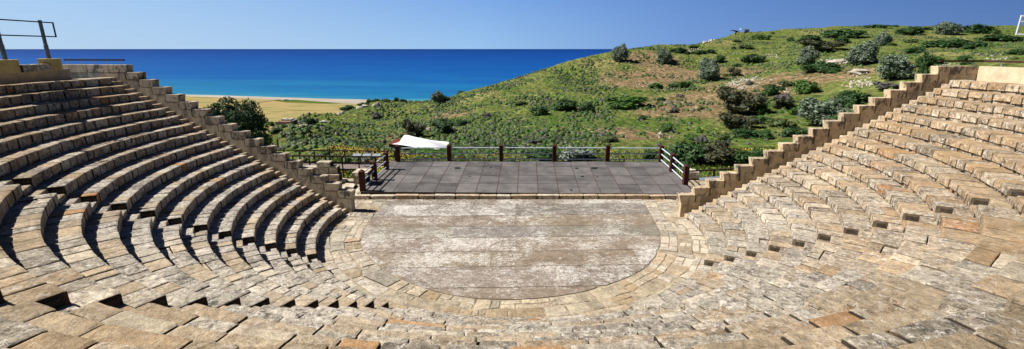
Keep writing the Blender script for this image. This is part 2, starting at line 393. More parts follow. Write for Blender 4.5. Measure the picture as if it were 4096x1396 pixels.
# ------------------------------------------------------------------ stepped end walls (one block per seat row) and rear walls
ZM, WZ = 1.22, .38
def Wk(k, sgn): return (8.76 if sgn < 0 else 8.81)+.7076*(k-1)
def stepped_wall(line, label, sgn, cols, streak):
    a, b = line; d = (b-a).normalized(); n = Vector((-d.y, d.x))*sgn     # n points away from the seats
    root = empty('stepped_wall', label, 'wall', (a.x, a.y, 0))
    loc = lambda mb: (setattr(mb, 'v', [(x-a.x, y-a.y, z) for x, y, z in mb.v]), mb)[1]
    body = MB(); T = .42
    def slab(mb, r0, r1, z0, z1, lean=.0, front=0.0, back=0.0):
        p0, p1 = on_circle(line, r0)[1], on_circle(line, r1)[1]
        v = []
        for z, le in ((z0, 0), (z1, lean)):
            for (p, s_, t) in ((p0, -1, -front), (p1, 0, -front), (p1, 0, T+back), (p0, -1, T+back)):
                q = p+d*(s_*le)+n*t; v.append((q.x, q.y, z))
        if sgn > 0: mb.hexa(v)
        else: mb.hexa([v[i] for i in (3, 2, 1, 0, 7, 6, 5, 4)])
    for k in range(1, NR+1):
        pf = random.uniform(.85, 1.); body.cur = (*[c*pf for c in random.choice(cols)], streak*.6)
        z1 = ZM+WZ*(k-1)-.40
        slab(body, Wk(k, sgn)+.08-.06*(k == 1), Wk(k+1, sgn)+.08 if k < NR else 24.6, -.3 if k == 1 else max(-.3, z1-1.6), z1, 0, 0)
    loc(body).build('wall_base', MAT['ashlar'], root)
    for k in range(1, NR+1):
        mb = MB(); pf = random.uniform(.93, 1.06); mb.cur = (*[c*pf for c in random.choice(cols)], streak)
        z1 = ZM+WZ*(k-1)
        slab(mb, Wk(k, sgn)-.02, (Wk(k+1, sgn)+.05 if k < NR else 23.1 if sgn < 0 else 22.76)-.03, z1-.395, z1, .085, random.uniform(.004, .008), .012)
        o = loc(mb).build('coping_block', MAT['ashlar'], root)
        bv = o.modifiers.new('edge', 'BEVEL'); bv.width = .018; bv.segments = 2
    return root, d, n
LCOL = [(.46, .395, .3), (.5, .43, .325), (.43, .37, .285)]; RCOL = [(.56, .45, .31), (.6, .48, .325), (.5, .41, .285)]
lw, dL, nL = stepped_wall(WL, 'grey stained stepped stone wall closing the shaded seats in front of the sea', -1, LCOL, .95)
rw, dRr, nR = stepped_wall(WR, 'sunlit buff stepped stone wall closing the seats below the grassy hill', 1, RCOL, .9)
ZT = ZM+WZ*17
def bez(mb, name, mat, parent, w=.015):
    o = mb.build(name, mat, parent); bv = o.modifiers.new('edge', 'BEVEL'); bv.width = w; bv.segments = 2; return o
# left wall goes on outwards at the top level
pL = on_circle(WL, 23.1)[1]; pL2 = on_circle(WL, 24.6)[1]
def ring_wall(name, label, r0, r1, a0, a1, z0, z1, seg, mat, part, cols, streak=.1):
    root = empty(name, label, 'wall', (*xy(r0, (a0+a1)/2), z0)); ox, oy, oz = root.location
    n = max(1, round((a1-a0)*r0/seg))
    for i in range(n):
        b0, b1 = a0+(a1-a0)*i/n, a0+(a1-a0)*(i+1)/n; mb = MB()
        pf = random.uniform(.95, 1.05); mb.cur = (*[c*pf for c in random.choice(cols)], streak)
        for j in range(3):
            c0, c1 = b0+(b1-b0)*j/3, b0+(b1-b0)*(j+1)/3
            g0 = .002/r0 if j == 0 else 0; g1 = .002/r0 if j == 2 else 0
            q = [xy(r0, c0+g0), xy(r0, c1-g1), xy(r1, c1-g1), xy(r1, c0+g0)]
            p = [(x-ox, y-oy, z0-oz) for x, y in q]+[(x-ox, y-oy, z1-oz) for x, y in q]
            mb.add(p, [(3, 2, 1, 0), (4, 5, 6, 7), (0, 1, 5, 4), (2, 3, 7, 6)]+([(3, 0, 4, 7)] if j == 0 else [])+([(1, 2, 6, 5)] if j == 2 else []))
        mb.build(part, mat, root)
    return root
ring_wall('rear_wall', 'smooth cream rear wall under the brown handrail above the sunlit top row', 22.75, 23.15, R(-48), on_circle(WR, 22.75)[0]-.0006, zk(18)-.3, ZT, 2.1, MAT['ashlar'], 'wall_panel', [(.64, .51, .35), (.66, .52, .355)], .05)
ring_wall('low_wall', 'low smooth grey stone wall behind the shaded top row, carrying two yellow plinths', 21.85, 22.9, R(175.3), R(222), zk(18)-.05, zk(18)+.5, 1.15, MAT['ashlar'], 'facing_slab', [(.33, .28, .22), (.36, .3, .23)], .12)
lx = MB(); lx.cur = (.42, .34, .24, .3)
q = [pL+dL*.01, pL2, pL2-nL*-.42, pL+dL*.01+nL*.42]; q = [pL+dL*.03, pL2, pL2+nL*.42, pL+dL*.03+nL*.42]
v = [(p.x, p.y, ZT-1.2) for p in q]+[(p.x, p.y, ZT) for p in q]
lx.hexa([v[i] for i in (3, 2, 1, 0, 7, 6, 5, 4)]); lx.v = [(x-WL[0].x, y-WL[0].y, z) for x, y, z in lx.v]
bez(lx, 'wall_end', MAT['ashlar'], lw)
def handrail(label, pts, posts_per=1.35):
    root = empty('handrail', label, 'handrail', pts[0])
    o = Vector(pts[0])
    for a, b in zip(pts[:-1], pts[1:]):
        a, b = Vector(a)-o, Vector(b)-o; mb = MB(); mb.beam(a+Vector((0, 0, .24)), b+Vector((0, 0, .24)), .1, .085); mb.build('rail', MAT['brown'], root)
    acc = 0; nx = .25
    for a, b in zip(pts[:-1], pts[1:]):
        a, b = Vector(a)-o, Vector(b)-o; L = (b-a).length; t = nx-acc
        while t < L:
            p = a+(b-a)*(t/L); mb = MB(); mb.tube([p+Vector((0, 0, -.02)), p+Vector((0, 0, .2))], .016, 6); mb.build('post', MAT['galv'], root); t += posts_per
        acc += L; nx = t+acc-L
    return root
hl0 = on_circle(WL, 20.95)[1]+nL*.2; hl1 = on_circle(WL, 24.6)[1]+nL*.2
handrail('short dark handrail on the wall above the shaded seats, against the sea', [(hl0.x, hl0.y, ZT), (hl1.x, hl1.y, ZT)], .8)
hr = [on_circle(WR, 20.95)[1]+nR*.2, on_circle(WR, 22.95)[1]]
arc = [xy(22.95, R(a)) for a in (1, -3, -7, -11, -15, -20, -25, -30)]
handrail('long brown handrail on the cream rear wall, against the grassy hill', [(p.x, p.y, ZT) for p in hr]+[(x, y, ZT) for x, y in arc], 1.3)

# plinths with the steel railing, rubble between them
def plinth(u, v, label):
    c = P(u, v, zk(18)+.5); d = Vector((c.x, c.y-CY)); d = d.normalized()
    p = Vector((c.x, c.y))+d*.42
    mb = MB(); mb.box((0, 0, .26), (.74, .74, .52), math.atan2(d.y, d.x)+R(38))
    o = bez(mb, 'plinth', MAT['yellow'], None, .02); o.location = (p.x, p.y, zk(18)+.502)
    tag(o, label, 'plinth', 'yellow railing plinths'); return Vector((p.x, p.y, zk(18)+1.02))
pB = plinth(243, 281, 'yellow plinth beside the short dark handrail, under the railing post nearer the sea')
pA = plinth(78, 290, 'yellow plinth at the photo edge, cut off, under the first railing post')
rail = empty('steel_railing', 'tall steel railing of two grey posts and dark bars on yellow plinths', 'railing', pB)
dd = (pB-pA).normalized(); dd.z = 0
for k in range(0, 3):
    p = (pB+(pA-pB)*k)-pB; p.z = 0; mb = MB(); mb.tube([p+Vector((0, 0, -.03)), p+Vector((0, 0, .6)), p+Vector((0, 0, .62)), p+Vector((0, 0, 1.68))], [.085, .085, .07, .07], 10); mb.build('post', MAT['bluesteel'], rail)
    if k == 2: break
for z in (.98, 1.6):
    mb = MB(); mb.beam((pA-pB)*2.2+Vector((0, 0, z)), dd*.7+Vector((0, 0, z)), .045, .05); mb.build('bar', MAT['darksteel'], rail)
mb = MB(); mb.beam(dd*.7+Vector((0, 0, .96)), dd*.7+Vector((0, 0, 1.63)), .04, .05); mb.build('end_bar', MAT['darksteel'], rail)
rub = MB(); c0, c1 = pA+dd*.4, pB-dd*.4
nrm = Vector((-dd.y, dd.x, 0)); L = (c1-c0).length
for row in range(3):
    t = 0
    while t < L:
        w_ = random.uniform(.12, .3); p = c0+dd*(t+w_/2); pf = random.uniform(.75, 1.05); rub.cur = (*[c*pf for c in random.choice(CREAM)], .2)
        for off in (-.16, .08):
            rub.stone([(p.x-dd.x*w_/2+nrm.x*(off-.1), p.y-dd.y*w_/2+nrm.y*(off-.1)), (p.x+dd.x*w_/2+nrm.x*(off-.1), p.y+dd.y*w_/2+nrm.y*(off-.1)),
                   (p.x+dd.x*w_/2+nrm.x*(off+.12), p.y+dd.y*w_/2+nrm.y*(off+.12)), (p.x-dd.x*w_/2+nrm.x*(off+.12), p.y-dd.y*w_/2+nrm.y*(off+.12))], zk(18)+.49+.1*row, zk(18)+.6+.1*row, 3, 3)
        t += w_
tag(rub.build('rubble_wall', MAT['stone']), 'low dry rubble wall between the two yellow plinths', 'wall')
# white railing end at the other photo edge
wr0 = PY(4066, 137, 20.4); wr = empty('white_railing', 'white steel railing end at the photo edge over the grassy hilltop', 'railing', wr0)
dx = Vector((.08, -1, 0)).normalized()*.6+Vector((.9, 0, 0)); dx.normalize()
for z in (0, .72, .5):
    mb = MB(); mb.beam((0, 0, z), dx*3+Vector((0, 0, z)), .05, .05 if z != .5 else .03); mb.build('bar', MAT['whitesteel'], wr)
mb = MB(); mb.beam((0, 0, -.026), (0.02, 0, .75), .06, .05); mb.build('end_bar', MAT['whitesteel'], wr)
for t in (.75, 2.6):
    mb = MB(); mb.tube([dx*t+Vector((0, .05, zk(18)-wr0.z)), dx*t+Vector((0, .05, .8))], .075, 10); mb.build('post', MAT['bluesteel'], wr)

# ------------------------------------------------------------------ orchestra floor, ring paving, kerb
OUT = [(983, 492), (965, 515), (945, 540), (925, 565), (910, 590), (908, 610), (915, 630), (935, 655), (965, 680), (1010, 705), (1060, 725), (1120, 742), (1190, 753), (1270, 757),
       (1340, 754), (1420, 745), (1480, 733), (1540, 715), (1590, 695), (1625, 675), (1650, 645), (1662, 612), (1660, 585), (1645, 555), (1625, 520), (1608, 492)]
OUT = [P(u*1.59, v*1.59, 0) for u, v in OUT]
def outline_x(y, left):
    pts = OUT[:14] if left else OUT[13:][::-1]
    for a, b in zip(pts[:-1], pts[1:]):
        if b.y <= y <= a.y: t = (y-b.y)/max(1e-6, a.y-b.y); return b.x+(a.x-b.x)*t
    return pts[0].x if y > pts[0].y else pts[-1].x
ys = [OUT[0].y]+[P(2000+i*10, 700+v/1.2613, 0).y for i, v in enumerate((151, 207, 262, 318, 388, 466, 571))]+[OUT[13].y+.02]
slope = .03
of = MB()
for i in range(len(ys)-1):
    y1, y0 = ys[i], ys[i+1]
    ya, yb = y0+.015, y1-.015
    xl, xr = outline_x((ya+yb)/2, True), outline_x((ya+yb)/2, False)
    x = -9.0; cuts = [-99]
    x = xl
    while x < xr: x += random.uniform(3.5, 8.0); cuts.append(x)
    cuts[-1] = 99
    base = random.choice([(.20, .168, .132), (.19, .172, .142), (.205, .165, .122), (.195, .178, .15)]); wet = random.uniform(.43, .57)
    for c0, c1 in zip(cuts[:-1], cuts[1:]):
        f = random.uniform(.85, 1.12); of.cur = (base[0]*f, base[1]*f, base[2]*f*random.uniform(.95, 1.1), min(1, max(0, wet+random.uniform(-.3, .3))))
        n = 10; Lp = []; Rp = []
        for j in range(n+1):
            y = ya+(yb-ya)*j/n
            a = max(outline_x(y, True)+.02, c0+.004); b = min(outline_x(y, False)-.02, c1-.004)
            if b < a: b = a
            def tl(xx): return y+slope*xx*(min(1, (i+.0)/1.5) if j == n else min(1, (i+1)/1.5) if i < len(ys)-2 else 0) if j in (0, n) else y
            Lp.append((a, tl(a), .045+random.uniform(-.002, .002))); Rp.append((b, tl(b), .045+random.uniform(-.002, .002)))
        vs = Lp+Rp; of.add(vs, [(j, n+1+j, n+2+j, j+1) for j in range(n)])
tag(of.build('pavement', MAT['orch']), 'brown and white mottled mortar floor of the orchestra, laid in long courses', 'floor', kind='structure')
gm = MB(); gm.cur = (.2, .16, .11, .3)
gm.add([(-14, 12, .02), (14, 12, .02), (14, 31, .02), (-14, 31, .02)], [(0, 1, 2, 3)])
tag(gm.build('ground', MAT['mortar']), 'bare earth and mortar bed under the paving', 'ground', kind='structure')
# ring of flagstones between floor and first row
pv = MB(); NS = 260
def outer(p):
    a = math.atan2(p.y-CY, p.x); r = math.hypot(p.x, p.y-CY)
    if p.y > CY+.9: return Vector((-9.15 if p.x < 0 else 9.35, p.y))
    return Vector((math.cos(a)*9.12, CY+math.sin(a)*9.12))
dense = []
for a, b in zip(OUT[:-1], OUT[1:]):
    for t in np.linspace(0, 1, 12, endpoint=False): dense.append(a.lerp(b, t))
dense.append(OUT[-1]); cum = np.concatenate([[0], np.cumsum([(b-a).length for a, b in zip(dense[:-1], dense[1:])])])
def path(s):
    i = min(len(dense)-2, max(0, int(np.searchsorted(cum, s)-1))); t = (s-cum[i])/max(1e-6, cum[i+1]-cum[i]); return dense[i].lerp(dense[i+1], t)
def wob(i, s): return (.012, .36, .68, .985)[i]+(.13*mnoise.noise(Vector((s*.8, i*7.3, .5))) if i in (1, 2) else 0)
for ring in range(3):
    s = 0
    while s < cum[-1]-.05:
        ln = random.choice((.3, .45, .6, .8, 1.2))*random.uniform(.8, 1.2); e = min(cum[-1], s+ln)
        if cum[-1]-e < .3: e = cum[-1]
        p, q_ = path(s+.012), path(e-.012)
        po, qo = outer(p), outer(q_)
        p2, q2 = Vector((p.x, p.y)), Vector((q_.x, q_.y))
        j0, j1 = random.uniform(-.11, .0), random.uniform(-.11, .0)
        sk = random.uniform(-.07, .07)*(ring > 0); A = p2.lerp(po, max(.012, wob(ring, s)+.008+sk*.3)); B = q2.lerp(qo, max(.012, wob(ring, e)+.008-sk*.3)); C = q2.lerp(qo, wob(ring+1, e)-.008); D = p2.lerp(po, wob(ring+1, s)-.008)
        r_ = random.random()
        pf = random.uniform(.72, 1.08); pv.cur = (*[c*pf for c in (random.choice(CREAM) if r_ < .7 else random.choice(GREY) if r_ < .82 else random.choice(TAN))], random.uniform(.05, .5))
        if p2.y < 17: pv.cur = (pv.cur[0]*.92, pv.cur[1]*.88, pv.cur[2]*.8, pv.cur[3])
        if ring and random.random() < .1: s = e; continue
        if random.random() < .42:
            for _ in range(4):   # broken into small pieces
                m1, m2 = random.uniform(.3, .7), random.uniform(.3, .7)
            a1 = A.lerp(B, m1); a2 = D.lerp(C, m2); g = .025
            for quad in ([A, a1, A.lerp(D, .5).lerp(B.lerp(C, .5), m1), A.lerp(D, .5)], [a1, B, B.lerp(C, .5), A.lerp(D, .5).lerp(B.lerp(C, .5), m1)],
                         [A.lerp(D, .52), A.lerp(D, .52).lerp(B.lerp(C, .52), m2), a2, D], [A.lerp(D, .52).lerp(B.lerp(C, .52), m2), B.lerp(C, .52), C, a2]):
                ctr = sum(quad, Vector((0, 0)))/4
                pv.stone([x.lerp(ctr, .06)+Vector((random.uniform(-g, g), random.uniform(-g, g))) for x in quad], -.1, .03+random.uniform(0, .02), 3, 3, .012)
        else:
            pv.stone([A, B, C, D], -.1, .035+random.uniform(0, .02)+.02*(ring == 0 and random.random() < .3), 4, 4, .014, .012, .02)
        s = e if random.random() > .05 else e+.3
# flagstones beyond the walls' ends, beside the stage
for (x0, x1, y0, y1) in ((-14.5, -9.3, 25.9, 28.5), (9.5, 11.6, 24.6, 27.3)):
    y = y0
    while y < y1:
        hgt = random.uniform(.5, .9); x = x0
        if x0 < 0: xs = max(x0, -9.2-(y-25.6)*2.2)
        else: xs = x0
        x = xs
        while x < x1:
            w_ = random.uniform(.5, 1.2); xe = min(x1, x+w_)
            pf = random.uniform(1, 1.2); pv.cur = (*[c*pf for c in random.choice(CREAM)], .15)
            if xe-x > .15 and (x0 < 0 or True): pv.stone([(x+.02, y+.02), (xe-.02, y+.02), (xe-.02+random.uniform(-.04, .04), y+hgt-.02), (x+.02, y+hgt-.02)], -.1, .03+random.uniform(0, .05), 4, 4, .02)
            x = xe
        y += hgt
tag(pv.build('paving', MAT['stone']), 'cracked cream flagstones ringing the orchestra floor', 'paving', kind='structure')
kb = MB(); yk0, yk1 = P(2048, 787, .2).y, P(2048, 773, .3).y-.03
x = P(1400, 780).x
while x < P(2790, 785).x:
    w_ = random.uniform(.8, 1.7); pf = random.uniform(.95, 1.15); kb.cur = (*[c*pf for c in random.choice(CREAM+TAN)], .15)
    kb.stone([(x+.01, yk0), (x+w_-.01, yk0), (x+w_-.01, yk1), (x+.01, yk1)], -.1, .275+random.uniform(-.02, .012), 5, 3, .014); x += w_
tag(kb.build('kerb', MAT['stone']), 'row of pale stone kerb blocks along the front of the stage', 'kerb', kind='structure')

# ------------------------------------------------------------------ stage deck
ZD = .3
FL, FR, BR, BL = P(1442, 767, ZD), P(2783, 776, ZD), P(2652, 645, ZD), P(1566, 643, ZD)
stage = empty('stage_platform', 'dark plywood stage platform with worn square panels between orchestra and hill', 'stage', FL)
dk = MB(); dk.cur = (.085, .075, .072, 1)
fl = FL
rows = [0]+[(P(2048, v, ZD).y-FL.y)/(BL.y-FL.y) for v in (731, 699, 665.5)]+[1]
rows = [max(0, r) for r in rows]
def dpt(s, t): a = FL.lerp(BL, t); b = FR.lerp(BR, t); return a.lerp(b, s)
wide = (FR-FL).length
for i in range(4):
    n = 16; off = 0.55
    ss = [0]+[(j+off)/n for j in range(n)]+[1]
    for s0, s1 in zip(ss[:-1], ss[1:]):
        if s1 > 1: s1 = 1
        g = .0011; f = random.uniform(.72, 1.3); dk.cur = (.11*f, .102*f, .098*f, 1)
        q = [dpt(s0+g, rows[i]+.0035), dpt(s1-g, rows[i]+.0035), dpt(s1-g, rows[i+1]-.0035), dpt(s0+g, rows[i+1]-.0035)]
        z = ZD+random.uniform(-.003, .003)
        dk.hexa([(p.x-FL.x, p.y-FL.y, -.03) for p in q]+[(p.x-FL.x, p.y-FL.y, z-ZD) for p in q])
dk.build('deck', MAT['deck'], stage)
fr = MB(); q = [FL, FR, BR, BL]
fr.hexa([(p.x-FL.x, p.y-FL.y, -ZD-.5) for p in q]+[(p.x-FL.x, p.y-FL.y, -.012) for p in q]); fr.build('frame', MAT['joist'], stage)
sp = MB()
for (x, y, rx, ry) in ((687, 515, .23, .3), (900, 513, .1, .12), (1447, 515, .16, .18), (1562, 515, .26, .3), (1483, 568, .14, .15), (1413, 655, .09, .16), (1580, 571, .08, .1), (765, 567, .07, .1)):
    c = P(1400+x/1.5967, 350+y/1.5967, ZD+.006)-FL; n = 14; vs = [(c.x, c.y, .008)]
    for k in range(n): r = random.uniform(.75, 1.2); vs.append((c.x+rx*r*math.cos(k*2*math.pi/n), c.y+ry*r*math.sin(k*2*math.pi/n), .008))
    sp.add(vs, [(0, 1+k, 1+(k+1) % n) for k in range(n)])
sp.build('worn_patch', MAT['spot'], stage)
def zp(u, v, z=ZD): return P(u, v, z)
lpost = [zp(1452, 763), zp(1500, 719.5), zp(1547, 677.5), zp(1593, 646.5)]
bpost = [zp(1798, 644), zp(2005, 644.5), zp(2217, 645), zp(2429, 645.5)]
rpost = [zp(2642, 647), zp(2686, 686), zp(2740, 738)]
allp = lpost+bpost+rpost
sr = empty('stage_railing', 'red brown timber posts with pale steel rails around three sides of the stage', 'railing', allp[0])
o0 = allp[0]
for i, p in enumerate(allp):
    q = p-o0; mb = MB(); w = .29; h = 1.2
    mb.box((q.x, q.y, h/2+.003), (w, w, h)); mb.build('post', MAT['redwood'], sr)
    mb = MB(); w2 = w/2+.012; mb.add([(q.x-w2, q.y-w2, h+.004), (q.x+w2, q.y-w2, h+.004), (q.x+w2, q.y+w2, h+.004), (q.x-w2, q.y+w2, h+.004), (q.x, q.y, h+.14)], [(0, 1, 4), (1, 2, 4), (2, 3, 4), (3, 0, 4), (3, 2, 1, 0)])
    mb.build('post_cap', MAT['redwood'], sr)
for i, (a, b) in enumerate(zip(allp[:-1], allp[1:])):
    if i == 2: continue
    a, b = a-o0, b-o0; d = (b-a).normalized()*.15
    for z in (.17, .6, 1.03):
        mb = MB(); mb.tube([a+d+Vector((0, 0, z)), b-d+Vector((0, 0, z))], .04, 8); mb.build('rail', MAT['railm'], sr)

# ------------------------------------------------------------------ boardwalks, brown fences, stands, stone piers
def deck_boards(name, label, corners, z, mat, n):
    mb = MB(); a, b, c, d = corners; o = Vector((a.x, a.y, z))
    for i in range(n):
        s0, s1 = i/n+.0012, (i+1)/n-.0012
        q = [a.lerp(b, s0), a.lerp(b, s1), d.lerp(c, s1), d.lerp(c, s0)]; zz = random.uniform(-.004, .004)
        mb.hexa([(p.x-o.x, p.y-o.y, -.06) for p in q]+[(p.x-o.x, p.y-o.y, zz) for p in q])
    ob = mb.build(name, mat); ob.location = o; tag(ob, label, 'boardwalk'); return ob
zb = -.05
bw = [P(1150, 668, zb), P(1500, 690, zb), P(1590, 650, zb), P(1150, 645, zb)]
bw = [P(1140, 672, zb), P(1450, 676, zb), P(1585, 649, zb), P(1160, 649, zb)]
deck_boards('boardwalk', 'weathered grey plank walkway between the two brown fences beside the stage', [Vector((p.x, p.y, 0)) for p in bw], zb, MAT['board'], 46)
def timber_fence(name, label, pts, zbase, h, mids, step, w=.075):
    o = Vector((pts[0].x, pts[0].y, zbase)); root = empty(name, label, 'fence', o)
    for a, b in zip(pts[:-1], pts[1:]):
        a = Vector((a.x, a.y, zbase)); b = Vector((b.x, b.y, zbase))
        for z in mids:
            mb = MB(); mb.beam(a-o+Vector((0, 0, z)), b-o+Vector((0, 0, z)), .11 if z == h else .06, .075 if z == h else .07); mb.build('rail', MAT['brown'], root)
        n = max(1, round((b-a).length/step))
        for i in range(n+1):
            p = a.lerp(b, i/n)-o; mb = MB(); mb.box((p.x, p.y, h/2-.25-.02), (w, w, h+.5-.04)); mb.build('post', MAT['brown'], root)
    return root
def fz(u, v, z): p = P(u, v, z); return Vector((p.x, p.y, 0))
timber_fence('timber_fence', 'long brown timber fence along the flower meadow beside the stage', [fz(1075, 600, 1.0), fz(1500, 604, 1.0), fz(1578, 604, 1.0)], 0, 1.0, (1.0, .55, .1), 1.25)
timber_fence('timber_fence', 'shorter brown timber fence behind the stone pier, nearer the stepped wall', [fz(1170, 622, 1.0), fz(1500, 627, 1.0)], 0, 1.0, (1.0, .48, .04), 1.3)
timber_fence('timber_fence', 'brown timber fence hidden partly by the sunlit stepped wall', [fz(2752, 685, 1.0), fz(2960, 674, 1.0), fz(3020, 668, 1.0)], 0, 1.0, (1.0, .45), 1.7, .1)
bq = [P(2745, 742, zb), P(2860, 760, zb), P(2880, 733, zb), P(2742, 728, zb)]
deck_boards('boardwalk', 'small plank walkway at the corner of the stage behind the sunlit stepped wall', [Vector((p.x, p.y, 0)) for p in (P(2750, 752, zb), P(2850, 752, zb), P(2870, 722, zb), P(2748, 722, zb))], zb, MAT['board'], 14)
def stand(u, v, z, w, label, yaw=0.0):
    """An information stand: a tilted metal panel on bent tube legs."""
    p = P(u, v, z); root = empty('information_stand', label, 'sign stand', (p.x, p.y, zb)); root.rotation_euler = (0, 0, yaw)
    hh = z-zb
    mb = MB(); a = R(14); vs = []
    for s, t in ((-1, -1), (1, -1), (1, 1), (-1, 1)):
        vs.append((s*w/2, t*.15, hh+t*.06))
    mb.hexa([(x, y, zz-.035) for x, y, zz in vs]+vs); mb.build('panel', MAT['galv'], root)
    for s in (-1, 1):
        mb = MB(); mb.tube([(s*(w/2-.06), .1, 0), (s*(w/2-.06), .1, hh-.02)], .022, 6); mb.build('leg', MAT['galv'], root)
for i, (u, l) in enumerate(((1428, 'metal information stand farthest from the stage among three by the meadow fence'), (1467, 'middle metal information stand of three by the meadow fence'), (1506, 'metal information stand nearest the stage among three by the meadow fence'))):
    stand(u, 619, .85, .62, l)
stand(2825, 713, .55, .95, 'bent metal stand nearer the stage, behind the sunlit stepped wall', R(8)); stand(2867, 711, .55, .7, 'bent metal stand farther from the stage, behind the sunlit stepped wall', R(8))
def pier(name, label, blocks, cat='stone pier'):
    """Stacked blocks; each entry: photo box (u0, v0, u1, v1) on ground depth Y, thickness t."""
    b0 = blocks[0]; base = PY((b0[0]+b0[2])/2, b0[3], b0[4]); root = empty(name, label, cat, (base.x, base.y, base.z))
    for (u0, v0, u1, v1, Y, t, lum) in blocks:
        a = PY(u0, v1, Y); b = PY(u1, v0, Y); mb = MB(); mb.cur = (*[c*lum*random.uniform(.95, 1.05) for c in (.5, .43, .32)], .3)
        x0, x1 = min(a.x, b.x)-base.x, max(a.x, b.x)-base.x; z0, z1 = min(a.z, b.z)-base.z, max(a.z, b.z)-base.z
        y0 = Y-base.y
        mb.stone([(x0, y0), (x1, y0), (x1, y0+t), (x0, y0+t)], z0, z1, 4, 4, .02, .03, .03); mb.build('stone_block', MAT['stone'], root)
    return root
pier('stone_pier', 'ruined pier of stacked grey stone blocks between the stepped wall and the stage',
     [(1298, 698, 1356, 724, 29.6, .6, .85), (1215, 668, 1276, 702, 30.0, .5, 1.05), (1275, 670, 1314, 698, 29.8, .5, .95), (1315, 667, 1350, 697, 29.8, .5, .8), (1266, 649, 1321, 669, 29.75, .55, .95)])
pier('stone_block_stack', 'squared rubble stone block standing against the front post of the stage', [(1414, 700, 1462, 738, 28.3, 1.0, .8), (1408, 690, 1470, 704, 28.25, 1.1, 1.25)], 'stone block')
pier('stone_pier', 'pale masonry pier behind the stage corner post by the sunlit stepped wall', [(2752, 715, 2796, 740, 30.6, .8, 1.1), (2752, 700, 2798, 716, 30.6, .85, 1.2), (2750, 688, 2801, 701, 30.55, .95, 1.5), (2752, 678, 2774, 687, 31.4, .5, 1.4)])
fs = MB()
for (u, v, w_, h_) in ((1310, 745, .8, .5), (1360, 752, .9, .5), (1398, 745, .9, .9), (1355, 722, 1.3, .6), (1300, 772, .8, .35)):
    p = P(u, v, .1); fs.cur = (.62, .55, .43, .1)
    fs.stone([(p.x-w_/2, p.y-h_/2), (p.x+w_/2, p.y-h_/2), (p.x+w_/2*.8, p.y+h_/2), (p.x-w_/2*.9, p.y+h_/2)], -.05, .14+random.uniform(0, .14), 4, 4, .03, .04, .06)
tag(fs.build('fallen_slabs', MAT['stone']), 'loose pale flat stone slabs lying between the stepped wall and the stage', 'stone slabs', kind='stuff')

# ------------------------------------------------------------------ hill terrain: smooth surface through surveyed points
CT = [(1113, 598, 50), (1400, 606, 47), (1600, 609, 55), (1790, 611, 55), (1690, 600, 60), (1690, 560, 66), (1950, 605, 52), (1900, 580, 60), (1300, 575, 62), (1500, 560, 66), (1250, 540, 76), (1400, 540, 78), (1120, 545, 70), (1200, 520, 84), (1300, 500, 102), (1110, 570, 60), (1500, 480, 106), (1020, 575, 62), (3100, 139, 218), (2950, 146, 205), (3300, 127, 215), (3600, 117, 222), (3900, 116, 220), (4096, 113, 215), (2300, 602, 50), (2640, 562, 56), (2900, 640, 42), (3081, 590, 50),
      (1230, 498, 92), (1654, 540, 70), (1776, 520, 74), (2161, 460, 84), (2515, 425, 90), (2837, 319, 114), (2944, 450, 76), (2534, 350, 108), (3272, 495, 63),
      (3084, 375, 86), (3211, 369, 85), (3559, 315, 78), (3435, 259, 100), (3224, 259, 112), (2658, 251, 142), (3006, 249, 136), (3685, 323, 72), (3900, 240, 85), (4065, 215, 90),
      (3525, 182, 150), (3367, 147, 180), (3255, 200, 142), (3036, 158, 200), (3798, 187, 140), (3985, 163, 160), (2985, 190, 170), (1400, 500, 98), (2000, 380, 112), (2300, 320, 124)]
SKY = [(4400, 103, 250), (4096, 104, 255), (3901, 108, 260), (3638, 106, 260), (3300, 117, 250), (3089, 129, 240), (2950, 133, 228), (2860, 160, 208), (2720, 192, 190), (2600, 201, 176), (2500, 208, 168), (2420, 216, 160), (2250, 257, 152),
       (2100, 302, 143), (1900, 362, 134), (1753, 402, 128), (1620, 407, 124), (1500, 407, 126), (1400, 440, 122), (1300, 478, 114), (1180, 492, 104), (1060, 520, 84)]
pts = [tuple(PY(*c)) for c in CT]
for c in SKY:
    p = PY(*c); pts.append(tuple(p)); k = .05 if c[0] > 3050 else .5 if c[0] < 2450 else .25
    q = p.copy(); q.x *= 1.25; q.y *= 1.25; q.z -= k*p.y*.25+1.0; pts.append(tuple(q))
    q = p.copy(); q.x *= 1.6; q.y *= 1.6; q.z -= k*p.y*.6+3; pts.append(tuple(q))
pts += [(-12, 38, -2.2), (0, 39.5, -2.2), (12, 39, -2.2), (17, 34, -1.4), (-12, 30, -1.2), (0, 30, -1.2), (12, 30, -1.2), (26, 29, 2.2), (34, 30, 4.5), (50, 34, 6.0), (-20, 32, -3.5), (-30, 40, -12), (-42, 60, -26), (-55, 95, -44), (-90, 100, -60), (-60, 40, -40), (-70, 30, -50)]
pts = np.array(pts)
def tps(d2): return np.where(d2 > 1e-9, .5*d2*np.log(np.maximum(d2, 1e-9)), 0)
X = pts[:, :2]/50; NP_ = n = len(X); K = tps(((X[:, None]-X[None])**2).sum(-1))+np.eye(n)*.0015
A = np.zeros((n+3, n+3)); A[:n, :n] = K; A[:n, n] = 1; A[:n, n+1:] = X; A[n, :n] = 1; A[n+1:, :n] = X.T
wts = np.linalg.solve(A, np.concatenate([pts[:, 2], [0, 0, 0]]))
def T(xy_):
    Q = np.atleast_2d(np.asarray(xy_, float))/50; out = np.empty(len(Q))
    for i in range(0, len(Q), 20000):
        q = Q[i:i+20000]; out[i:i+20000] = tps(((q[:, None]-X[None])**2).sum(-1))@wts[:NP_]+wts[NP_]+q@wts[NP_+1:]
    return np.clip(out, -76, 26)
def Th(x, y): return float(T([(x, y)])[0])
